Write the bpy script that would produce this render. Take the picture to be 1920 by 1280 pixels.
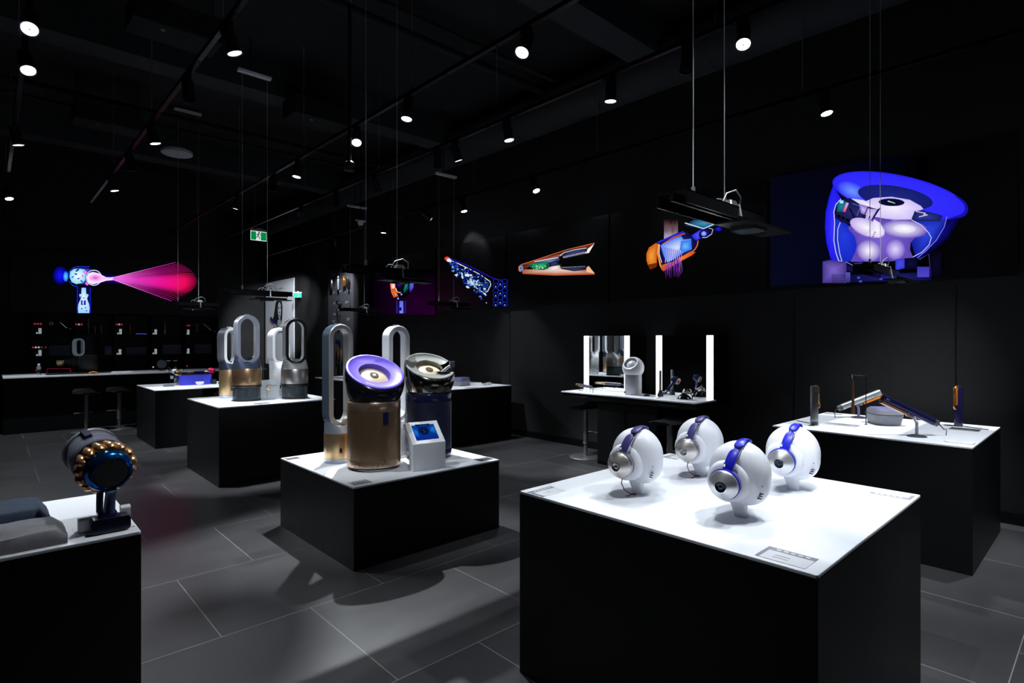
import bpy, bmesh, math, random
from mathutils import Matrix, Vector
random.seed(4)
for o in list(bpy.data.objects): bpy.data.objects.remove(o, do_unlink=True)
S = bpy.context.scene
C = S.collection
PI = math.pi
# ------------------------------------------------------------------ camera
FPX, HY, EYE = 1059.0, 636.0, 1.5
YAW = math.atan(985/1059.0)                       # turned from +Y towards +X
fwd = Vector((math.sin(YAW), math.cos(YAW), 0)); rgt = Vector((math.cos(YAW), -math.sin(YAW), 0))
cd = bpy.data.cameras.new('camera'); cam = bpy.data.objects.new('camera', cd); C.objects.link(cam)
cam.location = (0, 0, EYE); cam.rotation_euler = (PI/2, 0, -YAW)
cd.sensor_width = 36; cd.lens = FPX/1920*36; cd.shift_y = (HY-640)/1920.0; cd.clip_start = .05; cd.clip_end = 60
S.camera = cam
S.view_settings.view_transform = 'Standard'; S.view_settings.look = 'None'
S.view_settings.exposure = 0.0; S.view_settings.gamma = 1; S.view_settings.use_curve_mapping = False
W = bpy.data.worlds.new('world'); S.world = W; W.use_nodes = True
W.node_tree.nodes['Background'].inputs[0].default_value = (.35, .5, .8, 1)
W.node_tree.nodes['Background'].inputs[1].default_value = .004
# spotlight power (W) by track; each lamp is made in the spotlight builder
PW = 250

def at_x(px, py, x):
    k = (px-960)/FPX; d = x/(fwd.x+k*rgt.x); return Vector((x, d*(fwd.y+k*rgt.y), EYE-(py-HY)*d/FPX))
def at_y(px, py, y):
    k = (px-960)/FPX; d = y/(fwd.y+k*rgt.y); return Vector((d*(fwd.x+k*rgt.x), y, EYE-(py-HY)*d/FPX))

# ------------------------------------------------------------------ materials
def lin(c):
    return tuple(((v/255)/12.92 if v/255 <= .04045 else ((v/255+.055)/1.055)**2.4) for v in c)
MATS = {}
def mat(name, col, rough=.5, metal=0., emit=None, es=1., trans=0., coat=0., bump=0., bscale=200, noise=0., nscale=8, spec=.5, alpha=1., aniso=0., ior=1.45):
    if name in MATS: return MATS[name]
    m = bpy.data.materials.new(name); m.use_nodes = True; n = m.node_tree; b = n.nodes['Principled BSDF']
    b.inputs['Base Color'].default_value = (*col, 1); b.inputs['Roughness'].default_value = rough
    b.inputs['Metallic'].default_value = metal; b.inputs['Specular IOR Level'].default_value = spec
    b.inputs['Coat Weight'].default_value = coat; b.inputs['Transmission Weight'].default_value = trans
    b.inputs['IOR'].default_value = ior
    b.inputs['Alpha'].default_value = alpha; b.inputs['Anisotropic'].default_value = aniso
    if emit: b.inputs['Emission Color'].default_value = (*emit, 1); b.inputs['Emission Strength'].default_value = es
    tc = n.nodes.new('ShaderNodeTexCoord')
    nz = n.nodes.new('ShaderNodeTexNoise'); nz.inputs['Scale'].default_value = nscale; nz.inputs['Detail'].default_value = 5
    n.links.new(tc.outputs['Object'], nz.inputs['Vector'])
    mr = n.nodes.new('ShaderNodeMapRange'); mr.inputs['To Min'].default_value = max(0, rough-.03-noise*.3); mr.inputs['To Max'].default_value = min(1, rough+.03+noise*.3)
    n.links.new(nz.outputs['Fac'], mr.inputs['Value']); n.links.new(mr.outputs[0], b.inputs['Roughness'])
    if noise:
        mx = n.nodes.new('ShaderNodeMixRGB'); mx.blend_type = 'MULTIPLY'; mx.inputs[0].default_value = noise
        mx.inputs[1].default_value = (*col, 1); n.links.new(nz.outputs['Fac'], mx.inputs[2]); n.links.new(mx.outputs[0], b.inputs['Base Color'])
    if bump:
        n2 = n.nodes.new('ShaderNodeTexNoise'); n2.inputs['Scale'].default_value = bscale; n.links.new(tc.outputs['Object'], n2.inputs['Vector'])
        bp = n.nodes.new('ShaderNodeBump'); bp.inputs['Strength'].default_value = bump; bp.inputs['Distance'].default_value = .002
        n.links.new(n2.outputs['Fac'], bp.inputs['Height']); n.links.new(bp.outputs[0], b.inputs['Normal'])
    MATS[name] = m; return m
def perf(name, col, rough=.3, metal=1., s=260, dark=.25, hole=.3):
    """perforated sheet: small round holes laid out on the UV of a turned surface"""
    m = mat(name, col, rough, metal); n = m.node_tree; b = n.nodes['Principled BSDF']
    uv = n.nodes.new('ShaderNodeUVMap'); v = n.nodes.new('ShaderNodeTexVoronoi'); v.voronoi_dimensions = '2D'
    v.inputs['Scale'].default_value = s; v.inputs['Randomness'].default_value = 0; n.links.new(uv.outputs[0], v.inputs['Vector'])
    mr = n.nodes.new('ShaderNodeMapRange'); mr.inputs['From Min'].default_value = hole-.06; mr.inputs['From Max'].default_value = hole+.06
    mr.inputs['To Min'].default_value = dark; mr.inputs['To Max'].default_value = 1
    n.links.new(v.outputs['Distance'], mr.inputs['Value'])
    mx = n.nodes.new('ShaderNodeMixRGB'); mx.blend_type = 'MULTIPLY'; mx.inputs[0].default_value = 1; mx.inputs[1].default_value = (*col, 1)
    n.links.new(mr.outputs[0], mx.inputs[2]); n.links.new(mx.outputs[0], b.inputs['Base Color']); return m
black = mat('satin_black_laminate', (.003, .0038, .0045), .45, bump=.05, bscale=400, spec=.3)
wallm = mat('black_plaster', (.014, .0145, .016), .75, noise=.5, nscale=3, bump=.25, bscale=300)
ceilm = mat('black_painted_ceiling', (.006, .0075, .0085), .85, noise=.4, nscale=2)
beamm = mat('dark_grey_paint', (.02, .025, .028), .8)
white = mat('white_solid_surface', (.80, .83, .88), .38, noise=.04, nscale=30)
whitep = mat('white_plastic', (.80, .82, .86), .3)
whitem = mat('matt_white_shell', (.78, .80, .86), .33)
blackp = mat('black_plastic', (.006, .006, .007), .3)
blackg = mat('gloss_black', (.004, .004, .006), .08, coat=.5)
railm = mat('anodised_black', (.01, .01, .011), .28, metal=.6)
steel = mat('brushed_steel', (.62, .62, .63), .27, metal=1, noise=.25, nscale=60, aniso=.6)
chrome = mat('chrome', (.8, .81, .83), .09, metal=1)
nickel = mat('dark_nickel', (.28, .265, .235), .16, metal=1)
gold = mat('gold_metal', (.62, .40, .2), .25, metal=1)
goldp = perf('gold_perforated', (.72, .50, .27), .33, .85, s=230)
bronzep = perf('bronze_perforated', (.40, .26, .155), .36, .8, s=200)
silverp = perf('silver_perforated', (.55, .53, .52), .3, .9, s=230)
whiteperf = perf('white_perforated', (.75, .77, .8), .45, 0, s=220, dark=.6)
bluep = perf('prussian_perforated', (.02, .024, .06), .4, .2, s=230)
bronze = mat('bronze_band', (.68, .49, .34), .28, metal=.9)
champ = mat('champagne_disc', (.82, .66, .44), .35, metal=.25)
indigo = mat('bright_indigo', (.16, .10, .70), .42)
navy = mat('deep_navy', (.008, .01, .045), .22, coat=.3)
ultra = mat('ultramarine', (.012, .015, .50), .33)
prus = mat('prussian_purple', (.055, .05, .19), .36)
violetg = mat('lavender_grey', (.22, .22, .30), .5)
silverb = mat('silver_blue_plastic', (.36, .40, .48), .2, metal=.5)
greyg = mat('grey_green_satin', (.22, .235, .215), .4)
copper = mat('bright_copper', (.85, .36, .10), .2, metal=.9)
orange = mat('orange_plastic', (.85, .26, .03), .25)
pink = mat('fuchsia_metal', (.75, .02, .12), .25, metal=.4)
greym = mat('mid_grey', (.17, .18, .2), .5)
cardw = mat('card_white', (.62, .64, .68), .6)
cardg = mat('card_grey', (.25, .26, .29), .6)
cardd = mat('card_dark', (.03, .032, .04), .6)
feltg = mat('grey_felt', (.22, .22, .24), .95, bump=.9, bscale=500, noise=.35, nscale=40)
feltb = mat('blue_felt', (.04, .062, .11), .95, bump=.9, bscale=500, noise=.4, nscale=40)
glass = mat('clear_acrylic', (.9, .95, .96), .03, trans=1, ior=1.2)
smoke = mat('smoked_tank', (.10, .13, .15), .08, trans=.7, ior=1.3)
glow = mat('lamp_lens', (1, 1, 1), .5, emit=(.86, .93, 1), es=14)
ledm = mat('mirror_led', (1, 1, 1), .5, emit=(.93, .97, 1), es=3.6)
mirror = mat('mirror_glass', (.9, .93, .92), .02, metal=1)
wirem = mat('steel_cable', (.35, .37, .40), .35, metal=.7)
spk = mat('grey_grille', (.22, .22, .25), .8, bump=.8, bscale=300, emit=None)
teal = mat('blue_anodised', (.01, .13, .42), .18, metal=.9)
amber = mat('copper_gold_cyclone', (.78, .42, .18), .24, metal=.8)
binm = mat('clear_bin', (.45, .47, .60), .08, trans=.6, ior=1.25)
tress = mat('auburn_hair', (.09, .035, .012), .45, bump=.8, bscale=150)
cordm = mat('dark_cord', (.03, .03, .035), .5)
redcord = mat('dark_red_cord', (.16, .02, .05), .5)

def pic_mat():                      # lit display content: emission straight from the picture's own colours
    if 'display_picture' in MATS: return MATS['display_picture']
    m = bpy.data.materials.new('display_picture'); m.use_nodes = True; n = m.node_tree; n.nodes.clear()
    o = n.nodes.new('ShaderNodeOutputMaterial'); e = n.nodes.new('ShaderNodeEmission'); a = n.nodes.new('ShaderNodeVertexColor'); a.layer_name = 'picture'
    e.inputs[1].default_value = 1.0; n.links.new(a.outputs[0], e.inputs[0]); n.links.new(e.outputs[0], o.inputs[0]); MATS['display_picture'] = m; return m
def print_mat():                    # printed artwork: plain ink colours, lit by the room
    if 'printed_artwork' in MATS: return MATS['printed_artwork']
    m = bpy.data.materials.new('printed_artwork'); m.use_nodes = True; n = m.node_tree; b = n.nodes['Principled BSDF']
    a = n.nodes.new('ShaderNodeVertexColor'); a.layer_name = 'picture'; n.links.new(a.outputs[0], b.inputs['Base Color']); b.inputs['Roughness'].default_value = .6
    MATS['printed_artwork'] = m; return m

def floor_mat():
    m = bpy.data.materials.new('slate_tiles'); m.use_nodes = True; n = m.node_tree; b = n.nodes['Principled BSDF']; L = n.links.new
    tc = n.nodes.new('ShaderNodeTexCoord'); mp = n.nodes.new('ShaderNodeMapping')
    mp.inputs['Location'].default_value = (18.36+.05, 18.36-2.165, 0); L(tc.outputs['Object'], mp.inputs[0])
    br = n.nodes.new('ShaderNodeTexBrick'); br.offset = .5; br.inputs['Scale'].default_value = 1
    br.inputs['Brick Width'].default_value = .918; br.inputs['Row Height'].default_value = .918; br.inputs['Mortar Size'].default_value = .0022
    br.inputs['Mortar Smooth'].default_value = .1; br.inputs['Bias'].default_value = 0
    br.inputs['Color1'].default_value = (.062, .062, .065, 1); br.inputs['Color2'].default_value = (.048, .047, .050, 1); br.inputs['Mortar'].default_value = (.25, .25, .26, 1)
    L(mp.outputs[0], br.inputs[0])
    nz = n.nodes.new('ShaderNodeTexNoise'); nz.inputs['Scale'].default_value = 1.6; nz.inputs['Detail'].default_value = 8; nz.inputs['Roughness'].default_value = .65
    m2 = n.nodes.new('ShaderNodeMapping'); m2.inputs['Scale'].default_value = (1, 1.8, 1); L(tc.outputs['Object'], m2.inputs[0]); L(m2.outputs[0], nz.inputs[0])
    mr = n.nodes.new('ShaderNodeMapRange'); mr.inputs['From Min'].default_value = .3; mr.inputs['From Max'].default_value = .7; mr.inputs['To Min'].default_value = .84; mr.inputs['To Max'].default_value = 1.14
    L(nz.outputs[0], mr.inputs[0])
    mx = n.nodes.new('ShaderNodeMixRGB'); mx.blend_type = 'MULTIPLY'; mx.inputs[0].default_value = 1; L(br.outputs[0], mx.inputs[1]); L(mr.outputs[0], mx.inputs[2]); L(mx.outputs[0], b.inputs['Base Color'])
    m3 = n.nodes.new('ShaderNodeMapRange'); m3.inputs['To Min'].default_value = .24; m3.inputs['To Max'].default_value = .36; L(nz.outputs[0], m3.inputs[0]); L(m3.outputs[0], b.inputs['Roughness'])
    n3 = n.nodes.new('ShaderNodeTexNoise'); n3.inputs['Scale'].default_value = 60; L(m2.outputs[0], n3.inputs[0])
    bp = n.nodes.new('ShaderNodeBump'); bp.inputs['Strength'].default_value = .04; bp.inputs['Distance'].default_value = .001; L(n3.outputs[0], bp.inputs['Height']); L(bp.outputs[0], b.inputs['Normal'])
    b.inputs['Specular IOR Level'].default_value = .4
    return m

# ------------------------------------------------------------------ mesh helpers
def R(a, ax='Z'): return Matrix.Rotation(math.radians(a), 4, ax)
def T(x, y, z): return Matrix.Translation((x, y, z))
def axis_m(origin, z):
    z = Vector(z).normalized(); return Matrix.Translation(origin) @ z.to_track_quat('Z', 'Y').to_matrix().to_4x4()
class MB:
    def __init__(s): s.v = []; s.f = []; s.mi = []; s.uv = {}
    def add(s, vs, fs, mi=0, M=None):
        b = len(s.v)
        for p in vs:
            p = Vector(p); s.v.append(M @ p if M else p)
        for k, f in enumerate(fs): s.f.append([b+i for i in f]); s.mi.append(mi if not isinstance(mi, (list, tuple)) else mi[k])
        return b
    def box(s, x0, x1, y0, y1, z0, z1, mi=0, M=None):
        vs = [(x, y, z) for z in (z0, z1) for y in (y0, y1) for x in (x0, x1)]
        s.add(vs, [(0, 2, 3, 1), (4, 5, 7, 6), (0, 1, 5, 4), (2, 6, 7, 3), (0, 4, 6, 2), (1, 3, 7, 5)], mi, M); return s
    def lathe(s, prof, M=None, seg=40, mi=0, a0=0., a1=360., cap=True):
        full = abs(a1-a0-360) < 1e-6; n = seg if full else seg+1; vs = []; fs = []; ms = []
        for j in range(n):
            a = math.radians(a0+(a1-a0)*j/seg)
            for r, z in prof: vs.append((r*math.cos(a), r*math.sin(a), z))
        P = len(prof); ln = [0]
        for k in range(1, P): ln.append(ln[-1]+math.hypot(prof[k][0]-prof[k-1][0], prof[k][1]-prof[k-1][1]))
        uvs = []
        rm = max(r for r, z in prof)
        for j in range(seg):
            j2 = (j+1) % n
            for k in range(P-1):
                ids = [j*P+k, j2*P+k, j2*P+k+1, j*P+k+1]
                q = []
                [q.append(i) for i in ids if i not in q]
                if prof[k][0] < 1e-6 and prof[k+1][0] < 1e-6: continue
                if prof[k][0] < 1e-6: q = [ids[0], ids[2], ids[3]]
                if prof[k+1][0] < 1e-6: q = [ids[0], ids[1], ids[2]]
                fs.append(tuple(q)); ms.append(mi if not isinstance(mi, (list, tuple)) else mi[min(k, len(mi)-1)])
                u0 = rm*math.radians((a1-a0)*j/seg); u1 = rm*math.radians((a1-a0)*(j+1)/seg)
                d = {ids[0]: (u0, ln[k]), ids[3]: (u0, ln[k+1])}; d2 = {ids[1]: (u1, ln[k]), ids[2]: (u1, ln[k+1])}
                uvs.append([d.get(i) or d2.get(i) for i in q])
        if not full and cap:
            fs.append(tuple(range(P))); fs.append(tuple((n-1)*P+k for k in range(P))[::-1]); m0 = mi if not isinstance(mi, (list, tuple)) else mi[-1]; ms += [m0, m0]; uvs += [None, None]
        fb = len(s.f); s.add(vs, fs, ms, M)
        for k, u in enumerate(uvs):
            if u: s.uv[fb+k] = u
        return s
    def cyl(s, p0, p1, r0, r1=None, seg=20, mi=0):
        p0 = Vector(p0); p1 = Vector(p1); r1 = r0 if r1 is None else r1; L = (p1-p0).length
        return s.lathe([(0, 0), (r0, 0), (r1, L), (0, L)], axis_m(p0, p1-p0), seg, mi)
    def tube(s, pts, r, seg=8, mi=0):
        pts = [Vector(p) for p in pts]; n = len(pts); vs = []; fs = []
        up = Vector((0, 0, 1)); t0 = (pts[1]-pts[0]).normalized()
        if abs(t0.z) > .9: up = Vector((1, 0, 0))
        x = t0.cross(up).normalized()
        for i, p in enumerate(pts):
            t = ((pts[min(i+1, n-1)]-p).normalized()+(p-pts[max(i-1, 0)]).normalized()).normalized()
            x = (x-t*x.dot(t)).normalized(); y = t.cross(x); rr = r[i] if isinstance(r, (list, tuple)) else r
            for k in range(seg):
                a = 2*PI*k/seg; vs.append(p+(x*math.cos(a)+y*math.sin(a))*rr)
        for i in range(n-1):
            for k in range(seg): fs.append((i*seg+k, i*seg+(k+1) % seg, (i+1)*seg+(k+1) % seg, (i+1)*seg+k))
        fs.append(tuple(range(seg))[::-1]); fs.append(tuple((n-1)*seg+k for k in range(seg))); s.add(vs, fs, mi); return s
    def sph(s, c, r, seg=28, M=None, mi=0, pw=1.0):
        r = r if isinstance(r, (tuple, list)) else (r, r, r); n = seg//2; prof = [(math.sin(PI*k/n), -math.cos(PI*k/n)) for k in range(n+1)]; prof[0] = (0, -1); prof[-1] = (0, 1)
        D = Matrix.Diagonal((*r, 1)); MM = Matrix.Translation(c) @ D; s.lathe(prof, (M @ MM) if M else MM, seg, mi); return s
    def prism(s, poly, z0, z1, M=None, mi=0, taper=1.):
        n = len(poly); cx = sum(p[0] for p in poly)/n; cy = sum(p[1] for p in poly)/n
        vs = [(x, y, z0) for x, y in poly]+[(cx+(x-cx)*taper, cy+(y-cy)*taper, z1) for x, y in poly]
        fs = [tuple(range(n))[::-1], tuple(range(n, 2*n))]+[(i, (i+1) % n, n+(i+1) % n, n+i) for i in range(n)]
        s.add(vs, fs, mi, M); return s
    def grid(s, rings, mi=0, closed=True, cap=True, M=None):
        P = len(rings[0]); vs = [p for r in rings for p in r]; fs = []; ms = []
        for i in range(len(rings)-1):
            for k in range(P if closed else P-1):
                fs.append((i*P+k, i*P+(k+1) % P, (i+1)*P+(k+1) % P, (i+1)*P+k)); ms.append(mi if not isinstance(mi, (list, tuple)) else mi[k])
        if cap and closed: fs += [tuple(range(P))[::-1], tuple((len(rings)-1)*P+k for k in range(P))]; ms += [ms[0]]*2
        s.add(vs, fs, ms, M); return s
    def build(s, name, m, parent=None, smooth=True, bevel=0, angle=38, sub=0):
        me = bpy.data.meshes.new(name); me.from_pydata([tuple(p) for p in s.v], [], s.f)
        for k in (m if isinstance(m, (list, tuple)) else [m]): me.materials.append(k)
        me.polygons.foreach_set('material_index', s.mi)
        if s.uv:
            ul = me.uv_layers.new(name='UVMap')
            for fi, us in s.uv.items():
                p = me.polygons[fi]
                if len(us) == p.loop_total:
                    for q, u in enumerate(us): ul.data[p.loop_start+q].uv = u
        bm = bmesh.new(); bm.from_mesh(me); bmesh.ops.remove_doubles(bm, verts=bm.verts, dist=1e-5); bmesh.ops.recalc_face_normals(bm, faces=bm.faces); bm.to_mesh(me); bm.free()
        if smooth:
            me.polygons.foreach_set('use_smooth', [True]*len(me.polygons)); me.set_sharp_from_angle(angle=math.radians(angle))
        o = bpy.data.objects.new(name, me); C.objects.link(o)
        if parent: o.parent = parent
        if bevel:
            b = o.modifiers.new('bevel', 'BEVEL'); b.width = bevel; b.segments = 2; b.limit_method = 'ANGLE'; b.angle_limit = math.radians(40)
        if sub:
            b = o.modifiers.new('sub', 'SUBSURF'); b.levels = sub; b.render_levels = sub
        return o
def tag(o, label, cat, group=None, kind=None):
    if label: o['label'] = label
    if cat: o['category'] = cat
    if group: o['group'] = group
    if kind: o['kind'] = kind
    return o
def thing(name, label, cat, loc=(0, 0, 0), rz=0, group=None):
    o = bpy.data.objects.new(name, None); C.objects.link(o); o.location = loc; o.rotation_euler = (0, 0, math.radians(rz)); o.empty_display_size = .1
    return tag(o, label, cat, group)
def struct(name, mb, m, **k):
    o = mb.build(name, m, None, **k); o['kind'] = 'structure'; return o
def dup(root, loc, rz, label=None, group=None):
    r = root.copy(); C.objects.link(r); r.location = loc; r.rotation_euler = (0, 0, math.radians(rz))
    if label: r['label'] = label
    if group: r['group'] = group
    def rec(a, b):
        for ch in list(a.children):
            c = ch.copy(); C.objects.link(c); c.parent = b; rec(ch, c)
    rec(root, r); return r
def text_obj(body, size, M, m, name, parent, depth=.0004):
    cu = bpy.data.curves.new(name, 'FONT'); cu.body = body; cu.size = size; cu.align_x = 'CENTER'; cu.align_y = 'CENTER'; cu.extrude = depth
    o = bpy.data.objects.new(name, cu); C.objects.link(o); dg = bpy.context.evaluated_depsgraph_get(); dg.update()
    me = bpy.data.meshes.new_from_object(o.evaluated_get(dg)); bpy.data.objects.remove(o, do_unlink=True)
    me.transform(M); me.materials.clear(); me.materials.append(m); q = bpy.data.objects.new(name, me); C.objects.link(q); q.parent = parent; return q
def rrect(w, h, r, n=5, cx=0, cy=0):
    pts = []
    for sx, sy, a in ((1, 1, 0), (-1, 1, 90), (-1, -1, 180), (1, -1, 270)):
        for k in range(n+1):
            t = math.radians(a+90*k/n); pts.append((cx+sx*(w/2-r)+r*math.cos(t), cy+sy*(h/2-r)+r*math.sin(t)))
    return pts

class PIC:
    """flat picture on a plane: layered coloured shapes; coordinates are mapped on to the plane by fn"""
    def __init__(s, fn, ox=0, oy=0, sc=1., nrm=(-1, 0, 0), step=.0004, base=.001):
        s.fn = fn; s.ox = ox; s.oy = oy; s.sc = sc; s.n = Vector(nrm); s.step = step; s.off = base; s.v = []; s.f = []; s.c = []
    def P(s, x, y): return s.fn(s.ox+x/s.sc, s.oy+y/s.sc)+s.n*s.off
    def tri(s, pts, cols):
        b = len(s.v); s.v += [s.P(*p) for p in pts]; s.f.append(tuple(range(b, b+len(pts)))); s.c.append([lin(c) for c in cols])
    def poly(s, pts, col, cc=None):
        s.off += s.step
        if cc is None: s.tri(pts, [col]*len(pts)); return
        cx = sum(p[0] for p in pts)/len(pts); cy = sum(p[1] for p in pts)/len(pts)
        for i in range(len(pts)):
            a = pts[i]; b = pts[(i+1) % len(pts)]; s.tri([(cx, cy), a, b], [cc, col, col])
    def ell(s, cx, cy, rx, ry, rot, col, cc=None, n=40, a0=0, a1=360):
        c, sn = math.cos(math.radians(rot)), math.sin(math.radians(rot)); pts = []
        for k in range(n if a1-a0 >= 360 else n+1):
            t = math.radians(a0+(a1-a0)*k/n); x = rx*math.cos(t); y = ry*math.sin(t); pts.append((cx+x*c-y*sn, cy+x*sn+y*c))
        s.poly(pts, col, cc)
    def line(s, pts, w, col, col2=None):
        s.off += s.step; n = len(pts); L = []; Rr = []
        for i in range(n):
            a = pts[max(i-1, 0)]; b = pts[min(i+1, n-1)]; dx, dy = b[0]-a[0], b[1]-a[1]; l = math.hypot(dx, dy) or 1; nx, ny = -dy/l*w/2, dx/l*w/2
            L.append((pts[i][0]+nx, pts[i][1]+ny)); Rr.append((pts[i][0]-nx, pts[i][1]-ny))
        for i in range(n-1):
            c1 = col if col2 is None else tuple(col[k]+(col2[k]-col[k])*i/(n-1) for k in range(3)); c2 = col if col2 is None else tuple(col[k]+(col2[k]-col[k])*(i+1)/(n-1) for k in range(3))
            s.tri([L[i], L[i+1], Rr[i+1], Rr[i]], [c1, c2, c2, c1])
    def rect(s, x0, y0, x1, y1, col, col2=None):
        s.off += s.step; col2 = col2 or col; s.tri([(x0, y0), (x1, y0), (x1, y1), (x0, y1)], [col, col, col2, col2])
    def build(s, name, parent, m):
        me = bpy.data.meshes.new(name); me.from_pydata([tuple(p) for p in s.v], [], s.f); ca = me.color_attributes.new('picture', 'FLOAT_COLOR', 'CORNER'); k = 0
        for cs in s.c:
            for c in cs: ca.data[k].color = (*c, 1); k += 1
        me.materials.append(m); o = bpy.data.objects.new(name, me); C.objects.link(o); o.parent = parent; return o

# ------------------------------------------------------------------ room shell
XW, YB, ZC = 6.1, 17.5, 5.0
struct('floor', MB().box(-3, XW+.3, -3, YB+.3, -.1, 0), floor_mat(), smooth=False)
struct('ceiling', MB().box(-3, XW+.3, -3, YB+.3, ZC, ZC+.1), ceilm, smooth=False)
wr = MB().box(XW, XW+.3, -3, YB+.3, 0, ZC)
struct('wall_right', wr, wallm, smooth=False)
struct('wall_left', MB().box(-3.2, -3, -3, YB+.3, 0, ZC), wallm, smooth=False)
struct('wall_front', MB().box(-3, XW, -3.2, -3, 0, ZC), wallm, smooth=False)
struct('wall_back', MB().box(-3, XW, YB, YB+.3, 0, ZC), wallm, smooth=False)
struct('wall_middle', MB().box(-3, 3.72, 13.6, 14.2, 0, ZC), wallm, smooth=False)
bb = MB(); bb.box(XW-.018, XW, -3, YB, 0, .085); bb.box(XW-.012, XW, -3, YB, .085, .095)
struct('baseboard_right', bb, black, smooth=False)
cs = MB(); cs.box(XW-.004, XW, .95, .96, .1, 1.98); cs.box(XW-.004, XW, 3.55-1.27, 3.56-1.27, .1, 1.98); cs.box(XW-.004, XW, 6.6, 6.61, .1, 1.98); cs.box(XW-.004, XW, 9.8, 9.81, .1, 1.98)
struct('trim_1', cs, black, smooth=False)
for k, y in enumerate((7.3, 11.2, 3.4)):
    struct('trim_%d' % (k+2), MB().box(-3, XW, y, y+.35, 4.6, ZC), beamm, smooth=False)
# ceiling pipes, duct, ducts' hangers
def pipe(name, p0, p1, r, m, label, cat, rings=0):
    b = MB(); b.cyl(p0, p1, r, seg=32)
    o = b.build(name, m); tag(o, label, cat)
    if rings:
        d = (Vector(p1)-Vector(p0)); n = d.normalized()
        for k in range(1, rings):
            c = Vector(p0)+d*k/rings; MB().cyl(c-n*.012, c+n*.012, r+.006, seg=32).build('joint_ring', m, o)
    return o
pipe('air_duct', (5.62, -2.9, 4.62), (5.62, 17.4, 4.62), .27, beamm, 'fat dark grey air duct running along the right wall under the ceiling', 'air duct', 14)
for y, z, r, l in ((5.2, 4.78, .045, 'thin black pipe across the ceiling in front of the nearest beam'), (5.0, 4.86, .03, 'thinner black pipe across the ceiling beside a thicker pipe'),
                   (9.6, 4.8, .05, 'black pipe across the ceiling behind the second black box'), (10.1, 4.8, .03, 'farthest slim black pipe across the ceiling')):
    pipe('ceiling_pipe', (-2.9, y, z), (6.0, y, z), r, ceilm, l, 'pipe')
for (x, y, z, l) in ((1.35, 6.3, 4.45, 'nearest flat black box under the ceiling, left of the white bar'), (1.2, 9.3, 4.35, 'black box under the ceiling farther back at the left'), (3.15, 7.1, 4.3, 'black box under the ceiling beside the black pole')):
    t = thing('ceiling_unit', l, 'ceiling unit', (x, y, z), group='black ceiling units')
    MB().box(-.38, .38, -.2, .2, 0, .24).build('housing', ceilm, t, bevel=.01)
    for sx in (-.34, .34): MB().cyl((sx, 0, .24), (sx, 0, ZC-z), .006, seg=8).build('hanger_rod', railm, t)
    MB().cyl((-.12, -.1, -.012), (-.12, -.1, 0), .02).build('sensor', greym, t)
t = thing('ceiling_speaker', 'round pale grey speaker disc hanging flat under the ceiling at the back left', 'speaker', (2.15, 9.9, 4.35))
MB().lathe([(0, 0), (.2, 0), (.215, .01), (.215, .05), (.15, .09), (0, .1)], seg=40).build('grille', mat('pale_speaker', (.5, .5, .53), .7, emit=(.5, .5, .55), es=.0), t)
MB().cyl((0, 0, .1), (0, 0, .65), .008, seg=8).build('hanger_rod', railm, t)

# ------------------------------------------------------------------ plinths
def plinth(x0, x1, y0, y1, h, label, th=.012, over=.0):
    t = thing('display_plinth', label, 'display plinth', ((x0+x1)/2, (y0+y1)/2, 0)); a, b = (x1-x0)/2, (y1-y0)/2
    MB().box(-a, a, -b, b, 0, h-th).build('body', black, t, smooth=False, bevel=.002)
    MB().prism(rrect(2*a, 2*b, .008, 3), h-th, h).build('top', white, t, smooth=False, bevel=.0025)
    return t
plinth(1.76, 3.005, .594, 1.842, .817, 'nearest large black plinth with a white top carrying four headphone heads')
plinth(1.736, 2.99, 3.365, 4.61, .543, 'low black plinth with a white top carrying the big purifiers in the middle')
plinth(4.573, 5.80, .632, 1.88, .815, 'black plinth with a white top carrying the straighteners at the right')
plinth(1.72, 2.965, 6.2, 7.44, .81, 'black plinth with a white top carrying the four oval fan purifiers')
plinth(1.69, 2.94, 8.985, 10.29, .80, 'black plinth with a white top carrying the blue case, behind the oval fans')
plinth(4.63, 5.876, 6.33, 7.58, .80, 'black plinth by the right wall carrying a grey case, behind the low plinth')
plinth(4.44, 5.69, 8.88, 10.13, .80, 'farthest black plinth by the right wall, seen through the silver purifier loop')
plinth(-1.5, .408, 2.40, 3.114, .81, 'black plinth at the left edge carrying the vacuum and felt cushions')

# ------------------------------------------------------------------ info cards lying on plinths
def card(x, y, z, w, h, rz, label, style=0, pic=0):
    t = thing('info_card', label, 'card', (x, y, z), rz)
    MB().box(-w/2, w/2, -h/2, h/2, .0004, .002).build('sheet', [cardw, cardg, cardd][style], t, smooth=False)
    q = MB(); q.box(-w/2, w/2, h/2-.03, h/2-.002, .0021, .0026)
    if style == 0: q.box(-w/2, -w/2+.012, -h/2, h/2-.03, .0021, .0026)
    q.build('printed_band', [cardg, cardw, greym][style], t, smooth=False)
    q = MB()
    for k in range(5): q.box(-w*.3+k*.022, -w*.3+k*.022+.014, h/2-.021, h/2-.011, .0027, .003)
    q.build('printed_text', cardw if style != 1 else cardd, t, smooth=False)
    for k in range(2): MB().box(-w*.2, w*.1, -h*.1-k*.02, -h*.1-k*.02+.003, .0022, .0027).build('printed_line', cardg if style != 1 else cardd, t, smooth=False)
    return t
ztop = .817
card(1.835, .71, ztop, .15, .11, -90, 'pale card with a black edge strip at the front corner of the nearest plinth')
card(1.84, 1.75, ztop, .15, .10, 0, 'pale card at the left corner of the nearest plinth')
card(2.91, .68, ztop, .15, .09, 90, 'pale card at the right corner of the nearest plinth')
card(2.93, 1.76, ztop, .12, .09, 0, 'pale card at the back of the nearest plinth between two heads')
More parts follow.
